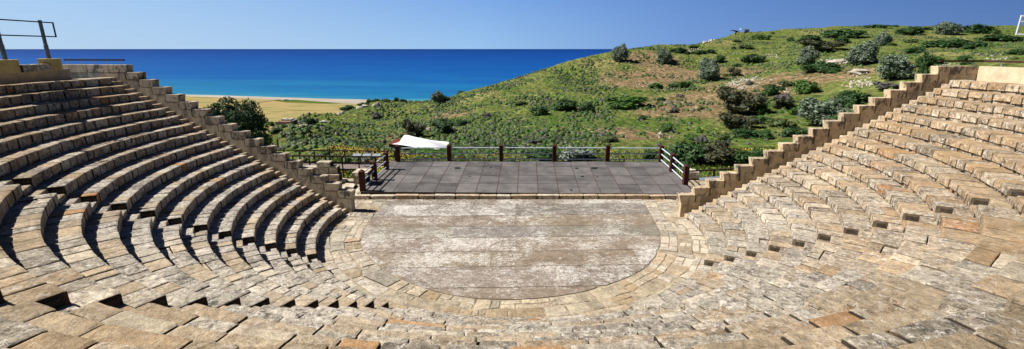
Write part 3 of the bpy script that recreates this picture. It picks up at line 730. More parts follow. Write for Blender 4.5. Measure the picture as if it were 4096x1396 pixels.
def hit(u, v, y0=40, y1=330):
    Y = np.linspace(y0, y1, 900); d = ray(u, v); t = Y/d[1]; xs = d[0]*t; zs = H+d[2]*t
    g = T(np.stack([xs, Y], 1)); i = np.argmax(zs <= g)
    if not (zs <= g).any(): i = int(np.argmin(zs-g))
    return Vector((xs[i], Y[i], g[i]))
ysl = [28.6]
while ysl[-1] < 430: ysl.append(ysl[-1]+max(.7, ysl[-1]*.011))
xsl = [-150.]
while xsl[-1] < 420: xsl.append(xsl[-1]+(1.1 if -40 < xsl[-1] < 140 else 2.6))
gx, gy = np.meshgrid(xsl, ysl); G = np.stack([gx.ravel(), gy.ravel()], 1); gz = T(G)
far = np.clip((G[:, 1]-40)/60, 0.15, 1)
nz = np.array([mnoise.fractal(Vector((x*.09, y*.09, 3.1)), .9, 2.1, 5) for x, y in G])
nz2 = np.array([mnoise.noise(Vector((x*.55, y*.55, 8.1))) for x, y in G])
gz = gz+nz*.55*far+nz2*.16
# keep clear of the stage, walks and walls
near = np.clip((38.5-G[:, 1])/4, 0, 1)*(np.abs(G[:, 0]) < 22); gz = gz-near*.6
hv = np.column_stack([G, gz]); nx_, ny_ = len(xsl), len(ysl)
hf = [(j*nx_+i, j*nx_+i+1, (j+1)*nx_+i+1, (j+1)*nx_+i) for j in range(ny_-1) for i in range(nx_-1)]
me = bpy.data.meshes.new('hill'); me.from_pydata(hv.tolist(), [], hf)
zone = np.zeros((len(G), 4), np.float32); zone[:, 3] = 1
SOIL = [(2920, 410, 16), (2560, 320, 14), (2720, 300, 12), (2950, 360, 12), (2470, 530, 6), (2590, 545, 5), (3180, 320, 10), (1610, 545, 4), (1800, 460, 6), (2900, 290, 12), (3300, 300, 10), (2600, 245, 12), (3060, 470, 6), (2750, 430, 12), (1150, 505, 4)]
LUSH = [(3080, 580, 12), (2850, 590, 10), (2260, 480, 10), (2300, 430, 10), (1700, 590, 9), (2600, 500, 8), (3150, 430, 12), (2100, 560, 12)]
STRAW = [(1900, 385, 12), (3820, 215, 14), (3300, 130, 20), (2850, 175, 22), (3720, 150, 30), (2400, 250, 14)]
for ch, lst in ((0, SOIL), (1, LUSH), (2, STRAW)):
    for u, v, r in lst:
        c = hit(u, v); d = np.hypot((G[:, 0]-c.x)/r, (G[:, 1]-c.y)/(r*1.2)); zone[:, ch] = np.maximum(zone[:, ch], np.clip(1-d, 0, 1)**.7)
ca = me.color_attributes.new('zone', 'FLOAT_COLOR', 'POINT'); ca.data.foreach_set('color', zone.ravel())
me.materials.append(MAT['hill']); me.update(); me.polygons.foreach_set('use_smooth', [True]*len(me.polygons))
tag(link('hill', me), 'grassy hillside with scrub rising from behind the stage to the skyline', 'hill', kind='structure')
# earth bank outside the seats
eb = MB(); eb.cur = (.3, .24, .14, .2)
angs = np.linspace(R(172), R(366), 60)
for a, b in zip(angs[:-1], angs[1:]):
    for r0, r1, z0, z1 in ((22.6, 30, zk(18)-.06, zk(18)-.8), (30, 60, zk(18)-.8, 1)):
        q = [(*xy(r0, a), z0), (*xy(r0, b), z0), (*xy(r1, b), z1), (*xy(r1, a), z1)]; eb.add(q, [(0, 3, 2, 1)])
tag(eb.build('earth', MAT['mortar']), 'bare earth bank outside the top row of seats', 'ground', kind='structure')

# ------------------------------------------------------------------ plain, beach, sea
ZS = -72.0
sh = [P(u, v, ZS) for u, v in ((500, 372), (700, 380.5), (900, 386), (1100, 392.5), (1300, 398.5), (1450, 402))]
d0 = (sh[0]-sh[1]).normalized(); d1 = (sh[-1]-sh[-2]).normalized()
sh = [sh[0]+d0*4000]+sh+[sh[-1]+d1*600]
def strip(name, A, B, z, mat, label, cat='field'):
    mb = MB(); n = len(A)
    mb.add([(p.x, p.y, z) for p in A]+[(p.x, p.y, z) for p in B], [(i, i+1, n+i+1, n+i) for i in range(n-1)])
    return tag(mb.build(name, mat), label, cat, kind='structure')
# beach: slopes slightly into the water
inn = [P(u, v, ZS) for u, v in ((500, 376), (700, 384.5), (900, 391.5), (1100, 400.5), (1300, 411), (1450, 418))]
inn = [inn[0]+d0*4000]+inn+[inn[-1]+d1*600]
strip('beach', [Vector((p.x, 60, 0)) for p in sh], [p+Vector((0, 12, 0)) for p in sh], ZS+.3, MAT['beach'], 'pale sandy beach along the water', 'beach')
strip('field', [Vector((p.x*1.0, 60, 0)) for p in inn], inn, ZS+.6, MAT['wheat'], 'golden cereal field on the coastal plain')
def patch(name, poly, z, mat, label):
    q = [P(u, v, ZS) for u, v in poly]; mb = MB(); mb.add([(p.x, p.y, z) for p in q], [tuple(range(len(q)))]); return tag(mb.build(name, mat), label, 'field', kind='structure')
patch('field', [(1080, 403), (1180, 401), (1370, 415), (1300, 416), (1150, 411)][::-1], ZS+.9, MAT['greenfield'], 'dark green crop strip beside the beach')
patch('track', [(960, 420), (1110, 400), (1126, 400), (1000, 418)][::-1], ZS+.95, MAT['track'], 'dirt track crossing the golden field towards the beach')
patch('field', [(1045, 490), (1150, 492), (1130, 503), (1045, 505)][::-1], ZS+1.0, MAT['greenfield'], 'bright green plot at the foot of the slope')
# sea with a shore distance attribute
nx2 = 60; xs_ = np.concatenate([np.linspace(-90000, -6000, 12), np.linspace(-5000, 5000, 50), np.linspace(6000, 90000, 12)])
ysea = np.concatenate([np.linspace(200, 3000, 90), np.geomspace(3100, 120000, 60)])
shx = np.array([p.x for p in sh]); shy = np.array([p.y for p in sh]); o_ = np.argsort(shx)
SX, SY = np.meshgrid(xs_, ysea); dist = SY-np.interp(SX, shx[o_], shy[o_])
sea_me = bpy.data.meshes.new('sea'); sea_me.from_pydata(np.stack([SX.ravel(), SY.ravel(), np.full(SX.size, ZS)], 1).tolist(), [], [(j*len(xs_)+i, j*len(xs_)+i+1, (j+1)*len(xs_)+i+1, (j+1)*len(xs_)+i) for j in range(len(ysea)-1) for i in range(len(xs_)-1)])
sa = sea_me.attributes.new('shore', 'FLOAT', 'POINT')
sd_ = np.clip(np.log1p(np.maximum(dist.ravel(), 0)/180)/math.log1p(40000/180), 0, 1); sa.data.foreach_set('value', sd_.astype(np.float32))
sea_me.materials.append(MAT['sea']); tag(link('sea', sea_me), 'calm sea, turquoise near the beach and deep blue at the horizon', 'sea', kind='structure')

# ------------------------------------------------------------------ plants
def leaf_mesh(name, mat, lobes, n, size, seed, inner=.72, flat=0.0, upright=0.0, sub=True):
    """lobes: (cx,cy,cz,rx,ry,rz). Small bent leaf sprays spread through the lobes' outer volume, plus a thin twiggy heart."""
    g = np.random.default_rng(seed); L = np.array(lobes, float); vol = (L[:, 3]*L[:, 4]*L[:, 5])**(2/3); pr = vol/vol.sum()
    idx = g.choice(len(L), n, p=pr); d = g.normal(size=(n, 3)); d /= np.linalg.norm(d, axis=1)[:, None]
    d[:, 2] = np.where(d[:, 2] < -.55, -d[:, 2], d[:, 2])
    rad = .62+.46*g.random(n)**.7
    c = L[idx, :3]+d*L[idx, 3:]*rad[:, None]; c[:, 2] = np.maximum(c[:, 2], .02)
    nr = d+g.normal(size=(n, 3))*.65; nr[:, 2] += .25; nr /= np.linalg.norm(nr, axis=1)[:, None]
    t = np.cross(nr, g.normal(size=(n, 3))); t /= np.linalg.norm(t, axis=1)[:, None]
    if upright: t = t*(1-upright)+np.array([0, 0, 1])*upright; t /= np.linalg.norm(t, axis=1)[:, None]
    b = np.cross(nr, t)
    s = size*(.55+.9*g.random(n))[:, None]
    V = np.empty((n, 5, 3)); V[:, 0] = c-t*s; V[:, 1] = c+b*s*.5; V[:, 2] = c+t*s+nr*s*.25; V[:, 3] = c-b*s*.5; V[:, 4] = c+nr*s*.15
    base = np.arange(n)[:, None]*5
    fc = np.concatenate([base+np.array([[0, 1, 4]]), base+np.array([[1, 2, 4]]), base+np.array([[2, 3, 4]]), base+np.array([[3, 0, 4]])])
    lv = np.repeat(np.clip(g.normal(.45, .25, n)+(g.random(len(L))[idx]-.5)*.5, 0, 1), 5)
    verts = V.reshape(-1, 3); faces = fc.tolist()
    if inner:
        vs = []; fs = []; lvv = []
        for (cx, cy, cz, rx, ry, rz) in lobes:
            o = len(vs); nu, nv = 9, 6
            for j in range(nv+1):
                for i in range(nu):
                    th = math.pi*j/nv; ph = 2*math.pi*i/nu; r = inner*g.uniform(.82, 1.12)
                    vs.append((cx+rx*r*math.sin(th)*math.cos(ph), cy+ry*r*math.sin(th)*math.sin(ph), max(-.25, cz+rz*r*math.cos(th)))); lvv.append(g.uniform(0, .25))
            for j in range(nv):
                for i in range(nu): fs.append((o+j*nu+i, o+(j+1)*nu+i, o+(j+1)*nu+(i+1) % nu, o+j*nu+(i+1) % nu))
        k = len(verts); verts = np.concatenate([verts, np.array(vs)]); faces += [tuple(i+k for i in f) for f in fs]; lv = np.concatenate([lv, lvv])
    me = bpy.data.meshes.new(name); me.from_pydata(verts.tolist(), [], faces)
    at = me.attributes.new('lv', 'FLOAT', 'POINT'); at.data.foreach_set('value', lv.astype(np.float32))
    me.materials.append(mat); me.update(); return me
def lobes(seed, w=1.0, h=1.0, n=9, spread=.62, size=(.22, .42), low=False):
    g = random.Random(seed); out = []
    for i in range(n):
        a = g.uniform(0, 2*math.pi); r = g.random()**.5*spread*.5; s = g.uniform(*size)
        z = g.uniform(.12, .95-s*.9) if not low else g.uniform(.05, .5)
        k = 1-.55*max(0, z-.45)/.55
        out.append((math.cos(a)*r*k*w, math.sin(a)*r*k*w, z*h, s*.5*w*1.05, s*.5*w*1.05, s*.5*h*1.1))
    out.append((0, 0, .35*h, .3*w, .3*w, .34*h)); return out
# unit meshes: about 1 wide and 1 high, scaled per plant
LIB = {}
for kind, nl, sz in (('dark', 800, .05), ('bright', 800, .05), ('grey', 500, .05), ('dull', 600, .05), ('brownish', 800, .045), ('silver', 700, .045)):
    LIB[kind] = [leaf_mesh('foliage', MAT[kind], lobes(100*i+hash(kind[0]) % 7+len(kind), n=11, spread=.75, low=(kind in ('dark', 'grey', 'dull', 'bright'))), nl, sz, i+5, .74) for i in range(3)]
OL = []
for i in range(3):
    OL.append(leaf_mesh('crown', MAT['olive'], lobes(900+i, n=16, spread=.72, size=(.22, .4)), 2600, .03, 40+i, .66))
def trunk_mesh(seed):
    g = random.Random(seed); mb = MB()
    mb.tube([(0, 0, -.25), (.01, .01, .08), (.02, -.01, .2)], [.06, .045, .035], 8)
    for i in range(5):
        a = i*2*math.pi/5+g.random(); mb.tube([(.015, 0, .15), (.1*math.cos(a), .1*math.sin(a), .36), (.2*math.cos(a), .2*math.sin(a), .6)], [.028, .018, .007], 6)
    o = mb.build('trunk', MAT['bark']); me = o.data; bpy.data.objects.remove(o); return me
TR = [trunk_mesh(i) for i in range(3)]
def size_at(p, wpx): return wpx/4/F*depth(p)
cnt = [0]
def shrub(kind, u, v, w, h, label, group='shrubs on the hillside', cat='shrub', name='shrub'):
    p = hit(u, v); me = LIB[kind][cnt[0] % 3]; cnt[0] += 1
    o = link(name, me); W, Hh = size_at(p, w), size_at(p, h)
    p.z = p.z-.12*Hh
    o.location = p; o.scale = (W*1.3, W*1.2, Hh*1.3); o.rotation_euler = (0, 0, random.uniform(0, 6.28))
    return tag(o, label, cat, group)
def olive(u, v, w, h, label, mat=None):
    p = hit(u, v); i = cnt[0] % 3; cnt[0] += 1; W, Hh = size_at(p, w), size_at(p, h)
    root = empty('olive_tree', label, 'tree', p-Vector((0, 0, .05*Hh)), 'olive trees on the hillside'); root.rotation_euler = (0, 0, random.uniform(0, 6.28))
    a = link('crown', OL[i], root); a.scale = (W*1.24, W*1.24, Hh*1.18); b = link('trunk', TR[i], root); b.scale = (W, W, Hh)
for a in [
    (2658, 253, 80, 66, 'round olive tree near the sea horizon with a dark shadow beside it'),
    (2837, 322, 92, 95, 'upright grey olive tree standing alone above the white stone scatter'),
    (3224, 262, 84, 84, 'olive tree in front of the large dark thicket below the skyline'),
    (3438, 257, 130, 100, 'broad pale olive tree above the white outcrop, largest on the upper slope'),
    (3559, 318, 130, 102, 'dense olive tree beside the dark cypress'),
    (3525, 184, 60, 62, 'small slender olive tree high on the slope under the skyline'),
    (3791, 141, 108, 60, 'wide olive tree on the skyline beside a dark rounded bush'),
    (3272, 498, 175, 116, 'big silvery olive tree just above the steps of the sunlit wall'),
    (1753, 411, 50, 55, 'lone dark olive tree on the ridge against the turquoise water'),
    (2472, 243, 66, 74, 'dark olive tree at the ridge end where the hill meets the horizon')]: olive(*a)
SH = [
    ('dark', 1779, 403, 34, 26, 'small dark bush leaning against the lone ridge olive tree'),
    ('dark', 2876, 250, 50, 40, 'dark bush right behind the upright lone olive tree'),
    ('dark', 2717, 213, 68, 28, 'flat dark bush beside the round olive tree near the horizon'),
    ('dark', 2794, 217, 50, 20, 'low dark bush by the white stones near the horizon'),
    ('dark', 2773, 193, 42, 16, 'tiny dark bush on the ridge line close to the horizon'),
    ('dark', 3006, 251, 92, 44, 'rounded dark bush in the middle of the open upper slope'),
    ('dark', 2948, 269, 32, 20, 'small dark bush below the rounded bush of the open upper slope'),
    ('brownish', 2937, 306, 54, 36, 'grey brown bush to the side of the lone olive tree shadow'),
    ('bright', 2905, 308, 36, 16, 'thin green bush touching the grey brown bush by the olive shadow'),
    ('dark', 3286, 284, 120, 44, 'long dark bush stretching below the thicket olive tree'),
    ('brownish', 3268, 204, 140, 48, 'large brown dark thicket behind an olive tree below the skyline'),
    ('dark', 3238, 166, 88, 32, 'dark green thicket just above the large brown thicket'),
    ('bright', 2736, 349, 58, 29, 'bright green round bush among reddish dry grass'),
    ('dark', 2691, 350, 40, 22, 'dull dark bush next to the bright round bush in dry grass'),
    ('bright', 2623, 350, 52, 24, 'flattened green bush at the edge of the reddish dry grass'),
    ('bright', 2515, 427, 150, 54, 'largest bright green bush, broad and low, mid slope above the stage rail'),
    ('grey', 2695, 453, 38, 30, 'grey twiggy bush on the bare reddish slope'),
    ('grey', 2722, 392, 36, 20, 'flat grey bush above the bare reddish slope'),
    ('dark', 2645, 403, 30, 18, 'dark bush beside a small patch of white stones'),
    ('brownish', 2944, 454, 155, 108, 'large brownish green bush with a peaked top below the stone scatter'),
    ('dark', 3084, 378, 92, 52, 'dark bush at the edge of the white stone scatter'),
    ('bright', 3208, 372, 100, 66, 'bright green rounded bush beyond the white stone scatter'),
    ('brownish', 3122, 433, 84, 44, 'reddish brown low bush beside the large peaked bush'),
    ('dark', 3040, 440, 58, 38, 'dark shoulder bush joined to the large peaked bush'),
    ('bright', 3047, 457, 50, 27, 'small bright bush at the foot of the large peaked bush'),
    ('brownish', 2937, 515, 132, 64, 'dusty twiggy bush below the large peaked bush'),
    ('bright', 3040, 497, 98, 42, 'bright green bush beside the dusty twiggy bush'),
    ('dark', 2978, 546, 102, 42, 'dark low bush above the yellow flower meadow'),
    ('dark', 3060, 552, 72, 44, 'dark bush touching the yellow flower meadow near the wall'),
    ('grey', 2804, 570, 46, 36, 'round grey bush above the bushes behind the stage corner'),
    ('bright', 2773, 563, 52, 32, 'green bush beside the round grey bush above the stage corner'),
    ('dark', 3340, 507, 96, 58, 'dark bush growing in front of the big silvery olive tree'),
    ('dark', 3384, 427, 76, 80, 'tall dark bush above the wall between two olive trees'),
    ('bright', 2671, 529, 52, 46, 'bright bush beside the bleached tree stump'),
    ('dark', 3503, 111, 94, 17, 'low dark thicket on the skyline, left of the skyline olive tree'),
    ('dark', 3579, 109, 38, 11, 'tiny dark bush on the skyline between a thicket and a round bush'),
    ('dark', 3638, 138, 78, 40, 'round dark bush just under the skyline, near the wide skyline olive'),
    ('dark', 3706, 122, 58, 18, 'flat dark bush on the skyline beside the wide skyline olive'),
    ('dark', 3901, 134, 124, 46, 'big dome shaped dark bush on the skyline'),
    ('dark', 3985, 166, 122, 36, 'dark spreading bush below the dome shaped skyline bush'),
    ('dark', 3372, 148, 154, 42, 'wide dark thicket under the skyline above the broad pale olive'),
    ('dark', 3367, 172, 60, 28, 'dark oval bush under the wide dark thicket'),
    ('dark', 3798, 192, 185, 44, 'long dark thicket across the upper slope below the skyline olive'),
    ('dark', 3662, 213, 92, 32, 'low dark thicket beside the dense olive tree top'),
    ('dark', 3873, 198, 44, 28, 'short dark bush at the end of the long upper thicket'),
    ('dark', 4065, 222, 68, 32, 'dark bush at the photo edge above the brown handrail'),
    ('dull', 3642, 173, 50, 22, 'dull grey green bush in the pale grass under the skyline'),
    ('dark', 3563, 185, 34, 18, 'small dark bush at the foot of the small slender olive'),
    ('dark', 3715, 263, 92, 52, 'dark bush beside the cypress above the wall top'),
    ('dark', 3862, 261, 44, 20, 'dark low bush seen under the brown handrail'),
    ('dark', 3850, 240, 50, 20, 'dark low bush just over the brown handrail'),
    ('dark', 3411, 410, 120, 58, 'dark bush between the dense olive tree and the big silvery olive'),
    ('dark', 3328, 294, 84, 30, 'dark patchy bush next to the white post on the slope'),
    ('grey', 3543, 354, 84, 34, 'pale grey bush in front of the dense olive tree'),
    ('bright', 3036, 160, 68, 25, 'bright green dome bush near the two shelters on the skyline'),
    ('dark', 3089, 138, 22, 13, 'tiny dark bush on the skyline right of the shelters'),
    ('dark', 3161, 166, 28, 21, 'dark spiky bush between the bright dome bush and the thickets'),
    ('dark', 2842, 211, 38, 18, 'small dark bush on the slope under the shelters'),
    ('dull', 2985, 193, 80, 18, 'flat grey green scrub patch below the bright dome bush'),
    ('dark', 2934, 199, 18, 17, 'little dark bush beside the flat scrub patch'),
    ('dark', 2945, 168, 28, 11, 'tiny dark bush in the pale grass below the shelters'),
    ('brownish', 1654, 548, 82, 74, 'dark twiggy bush right above the white canopy'),
    ('dark', 1776, 531, 96, 72, 'dense dark bush beyond the white canopy, beside white rocks'),
    ('dark', 1838, 503, 70, 30, 'low dark bush trailing from the dense bush beyond the canopy'),
    ('dark', 2161, 466, 72, 56, 'round dark bush above the middle of the stage rail'),
    ('dark', 2261, 444, 108, 60, 'wide dark bush mid slope with a bare twig on top'),
    ('dark', 2352, 447, 46, 50, 'narrow dark bush beside the wide twig topped bush'),
    ('silver', 2308, 638, 122, 62, 'silvery pale shrub just behind the stage rail'),
    ('dark', 2173, 640, 150, 52, 'dark shrub behind the stage rail beside the silvery shrub'),
    ('dark', 2042, 604, 36, 30, 'small dark shrub behind a stage post, near the meadow'),
    ('dark', 2593, 637, 56, 46, 'dark shrub among yellow flowers by the stage back corner'),
    ('dull', 2424, 566, 74, 30, 'dull green bush on reddish grass above the stage rail'),
    ('dark', 2766, 655, 165, 110, 'large dark shrub behind the stage corner'),
    ('brownish', 2883, 656, 135, 92, 'bare brown twiggy shrub beside the yellow flower meadow'),
    ('dark', 2960, 690, 120, 70, 'dark shrub behind the brown fence at the sunlit wall'),
    ('dark', 1230, 500, 65, 38, 'dark bush beside white rocks on the slope edge above the field'),
    ('dark', 1181, 570, 44, 30, 'dark green bush low on the slope above the meadow fence'),
    ('dark', 1101, 530, 42, 20, 'flat green bush on the slope edge below the ruined building'),
    ('dark', 1395, 439, 55, 28, 'dark bush behind the white rocks on the ridge above the field'),
    ('dark', 1452, 425, 48, 19, 'low dark bush on the ridge next to the water'),
    ('dark', 1845, 371, 48, 19, 'dark bush on the ridge to the side of the lone olive tree'),
    ('grey', 1505, 470, 50, 26, 'grey purple bush on the slope below the ridge rocks'),
    ('grey', 1950, 470, 40, 24, 'grey purple bush on the open slope over the canopy'),
    ('dull', 2080, 420, 46, 22, 'dull bush on the grassy slope above the round dark bush'),
    ('bright', 1930, 585, 60, 20, 'bright low bush by the meadow behind the first stage bay'),
    ('grey', 2130, 575, 38, 28, 'grey bush over the stage rail, below the round dark bush'),
    ('dark', 2570, 480, 46, 22, 'dark bush under the largest bright green bush'),
    ('grey', 3000, 340, 44, 22, 'grey scrub mound above the large peaked bush'),
    ('dull', 3140, 345, 60, 30, 'dull green mound between two bushes past the stone scatter'),
    ('grey', 3130, 400, 60, 30, 'grey mound under the dark bush by the stone scatter'),
    ('bright', 1728, 618, 190, 24, 'strip of green weeds in front of the white canopy'),
    ('dull', 3120, 508, 110, 42, 'dull green scrub patch above the stepped wall, between dark bushes'),
    ('dark', 3178, 545, 95, 50, 'dark bush half hidden by the sunlit stepped wall, below the big silvery olive'),
    ('bright', 3200, 458, 76, 38, 'fresh green bush close to the big silvery olive tree'),
    ('dark', 2700, 640, 90, 60, 'dark leafy shrub directly behind the back corner post of the stage'),
    ('dark', 2840, 618, 110, 46, 'dark thicket above the bare twiggy shrub beside the meadow'),
    ('dark', 3030, 640, 100, 56, 'dark shrub pressed against the lower part of the sunlit stepped wall'),
    ('dull', 2890, 560, 60, 28, 'dull green mound at the top of the yellow flower meadow')]
for a in SH: shrub(*a)
for i, (u, v, w, h, l) in enumerate([(1475, 406, 22, 22, 'spiky shore bush farthest from the lone olive in the ridge row'), (1505, 407, 36, 16, 'flat shore bush second in the ridge row over the water'), (1543, 407, 40, 17, 'broad shore bush in the middle of the ridge row'), (1585, 408, 26, 24, 'upright shore bush in the ridge row'), (1612, 409, 30, 17, 'shore bush of the ridge row nearest the lone olive tree')]):
    shrub('dark', u, v, w, h, l, 'row of bushes on the ridge by the water')
# small tree by the ruin, cypress
shrub('dark', 1118, 484, 18, 16, 'small dark tree beside the ruined brick building', 'trees by the ruin', 'tree', 'small_tree'); shrub('dark', 1087, 498, 24, 22, 'dark round tree at the field edge below the ruined brick building', 'trees by the ruin', 'tree', 'small_tree')
pc = hit(3684, 325); W, Hh = size_at(pc, 40), size_at(pc, 106)
cy = empty('cypress_tree', 'dark narrow cypress standing above the top step of the sunlit wall', 'tree', pc-Vector((0, 0, .3)))
link('crown', leaf_mesh('crown', MAT['dark'], [(0, 0, Hh*(.12+.14*i), W*.5*(1-.12*i), W*.5*(1-.12*i), Hh*.14) for i in range(7)], 900, .28, 77, .7, upright=.6), cy)
mb = MB(); mb.tube([(0, 0, -.2), (0, 0, Hh*.8)], [.14, .03], 6); mb.build('trunk', MAT['bark'], cy)
# big tree behind the shaded stepped wall
pt = PY(960, 600, 40); ztop = PY(960, 402, 40).z; zb_ = -5.0; Ht = ztop-zb_
g = random.Random(4); lb = []
TL = [(830, 440), (860, 425), (915, 420), (880, 470), (945, 445), (1000, 430), (1010, 470), (960, 490), (1035, 465), (1040, 520), (920, 520), (1000, 550), (1055, 560), (870, 500), (1060, 590), (980, 600), (900, 570)]
for (u, v) in TL:
    c = PY(u, v+34, 40+g.uniform(-1.3, 1.3)); s = g.uniform(.75, 1.15); lb.append((c.x-pt.x, c.y-pt.y, c.z-zb_, s, s, s*g.uniform(.95, 1.35)))
bt = empty('leafy_tree', 'tall dark green tree rising behind the shaded stepped wall', 'tree', (pt.x, pt.y, zb_))
link('crown', leaf_mesh('crown', MAT['dark'], lb, 9500, .105, 9, .55, upright=.45), bt)
mb = MB(); mb.tube([(0, 0, -2), (.1, 0, 1.5), (0, 0, 3.2)], [.26, .2, .16], 8)
for (cx, cy_, cz, *_r) in lb: mb.tube([(0, 0, 2.6), (cx*.5, cy_*.5, (cz+2.6)*.5), (cx, cy_, cz+.3)], [.1, .06, .02], 5)
mb.build('trunk', MAT['bark'], bt)

# scrub mounds: the larger ones one by one, the rest as ground cover
def ok_ground(p, z): return 46 < p[1]
cand = []
while len(cand) < 13000:
    x, y = random.uniform(-32, 190), 44+(random.random()**1.3)*215
    if abs(x/y) > 1.05 or x/y < -.48: continue
    d = mnoise.noise(Vector((x*.03, y*.03, 1.7)))+.5*mnoise.noise(Vector((x*.11, y*.11, 5)))
    left = x/y < .18
    if random.random() < (.8 if left else .28)+d*.75: cand.append((x, y))
n0 = len(cand)
while len(cand) < n0+5500:
    y = 50+(random.random()**1.15)*80; x = y*random.uniform(-.5, .22)
    if random.random() < .75+mnoise.noise(Vector((x*.12, y*.12, 9)))*.9: cand.append((x, y))
n0 = len(cand)
while len(cand) < n0+6000:
    y = 85+random.random()*175; x = y*random.uniform(.1, 1.05)
    if random.random() < .4+mnoise.noise(Vector((x*.07, y*.07, 4)))*1.1: cand.append((x, y))
cz = T(cand); cand = [(x, y, z) for (x, y), z in zip(cand, cz) if z > -40]
def scrub_mesh(kind, seed): return leaf_mesh('scrub', MAT[kind], [(0, 0, .22, .42, .42, .3), (.2, .1, .18, .26, .26, .22), (-.2, -.08, .15, .28, .28, .2)], 110, .09, seed, .85)
def mound(kind, seed):
    g = np.random.default_rng(seed); nu, nv = 8, 5; vs = []; fs = []; lv = []
    for j in range(nv+1):
        for i in range(nu):
            th = math.pi*.55*j/nv; ph = 2*math.pi*i/nu; r = g.uniform(.8, 1.15)
            vs.append((.42*r*math.sin(th)*math.cos(ph), .42*r*math.sin(th)*math.sin(ph), .42*r*math.cos(th))); lv.append(g.uniform(.15, .6))
    for j in range(nv):
        for i in range(nu):
            a, b, c, d = j*nu+i, (j+1)*nu+i, (j+1)*nu+(i+1) % nu, j*nu+(i+1) % nu; fs += [(a, b, c), (a, c, d)]
    for _ in range(34):
        d = g.normal(size=3); d[2] = abs(d[2]); d /= np.linalg.norm(d); c = d*np.array([.44, .44, .44])*g.uniform(.9, 1.15); t = np.cross(d, g.normal(size=3)); t /= np.linalg.norm(t); b = np.cross(d, t); q = g.uniform(.05, .13); k = len(vs)
        vs += [tuple(c-t*q), tuple(c+b*q*.7+d*q*.6), tuple(c+t*q+d*q*.4)]; fs.append((k, k+1, k+2)); lv += [g.uniform(.3, 1)]*3
    return np.array(vs), np.array(fs), np.array(lv)
SC = {k: [scrub_mesh(k, i+60) for i in range(3)] for k in ('grey', 'dull', 'bright', 'dark')}
def zone_name(x, y):
    a = x/y
    return 'the slope facing the field' if a < -.12 else 'the slope above the stage' if a < .3 else 'the upper slope near the horizon' if y > 120 else 'the slope above the sunlit wall'
big = sorted(cand, key=lambda c: c[1])
ind = [c for c in big if c[1] > 55][:640:4]
kinds = ['grey', 'dull', 'dull', 'grey', 'bright', 'dull', 'dark']
for i, (x, y, z) in enumerate(ind):
    k = kinds[i % 7]; o = link('scrub_mound', SC[k][i % 3]); s = random.uniform(.7, 1.4); o.location = (x, y, z-.03); o.scale = (s*random.uniform(.9, 1.3), s, s*random.uniform(.65, .95)); o.rotation_euler = (0, 0, random.uniform(0, 6))
    word = {'grey': 'grey purple', 'dull': 'dull olive green', 'bright': 'fresh green', 'dark': 'dark green'}[k]
    tag(o, f'low {word} scrub mound among others on {zone_name(x, y)}', 'scrub', f'{word} scrub mounds on {zone_name(x, y)}')
inds = set(ind)
def cover(name, label, cat, kind, pool, smin, smax, hs=(.6, 1.1)):
    data = [mound(kind, 70+i) for i in range(4)]; VV = []; FF = []; LV = []; off = 0
    for i, (x, y, z) in enumerate(pool):
        v, f, lv = data[i % 4]; s = random.uniform(smin, smax); a = random.uniform(0, 6.28); ca_, sa_ = math.cos(a), math.sin(a)
        w = v*np.array([s, s*random.uniform(.7, 1.2), s*random.uniform(*hs)]); w = np.stack([w[:, 0]*ca_-w[:, 1]*sa_+x, w[:, 0]*sa_+w[:, 1]*ca_+y, w[:, 2]+z-.05], 1)
        VV.append(w); FF.append(f+off); LV.append(np.clip(lv+random.uniform(-.25, .25), 0, 1)); off += len(v)
    V = np.concatenate(VV).astype(np.float32); Fc = np.concatenate(FF).astype(np.int32); me = bpy.data.meshes.new(name)
    me.vertices.add(len(V)); me.vertices.foreach_set('co', V.ravel()); me.loops.add(Fc.size); me.loops.foreach_set('vertex_index', Fc.ravel())
    me.polygons.add(len(Fc)); me.polygons.foreach_set('loop_start', np.arange(0, Fc.size, 3, dtype=np.int32)); me.update(calc_edges=True)
    at = me.attributes.new('lv', 'FLOAT', 'POINT'); at.data.foreach_set('value', np.concatenate(LV).astype(np.float32)); me.materials.append(MAT[kind])
    tag(link(name, me), label, cat, kind='stuff')
rest = [c for c in cand if c not in inds]; random.shuffle(rest); q1 = len(rest)
cover('ground_cover', 'scattered small grey purple scrub covering the hillside', 'scrub', 'grey', rest[:int(q1*.13)], .3, .95)
cover('ground_cover', 'scattered small dull olive scrub covering the hillside', 'scrub', 'dull', rest[int(q1*.13):int(q1*.55)], .3, 1.0)
cover('ground_cover', 'scattered small fresh green weeds covering the hillside', 'scrub', 'bright', rest[int(q1*.55):int(q1*.88)], .35, 1.05)
cover('ground_cover', 'scattered small dark green tufts covering the hillside', 'scrub', 'dark', rest[int(q1*.88):], .3, .9)
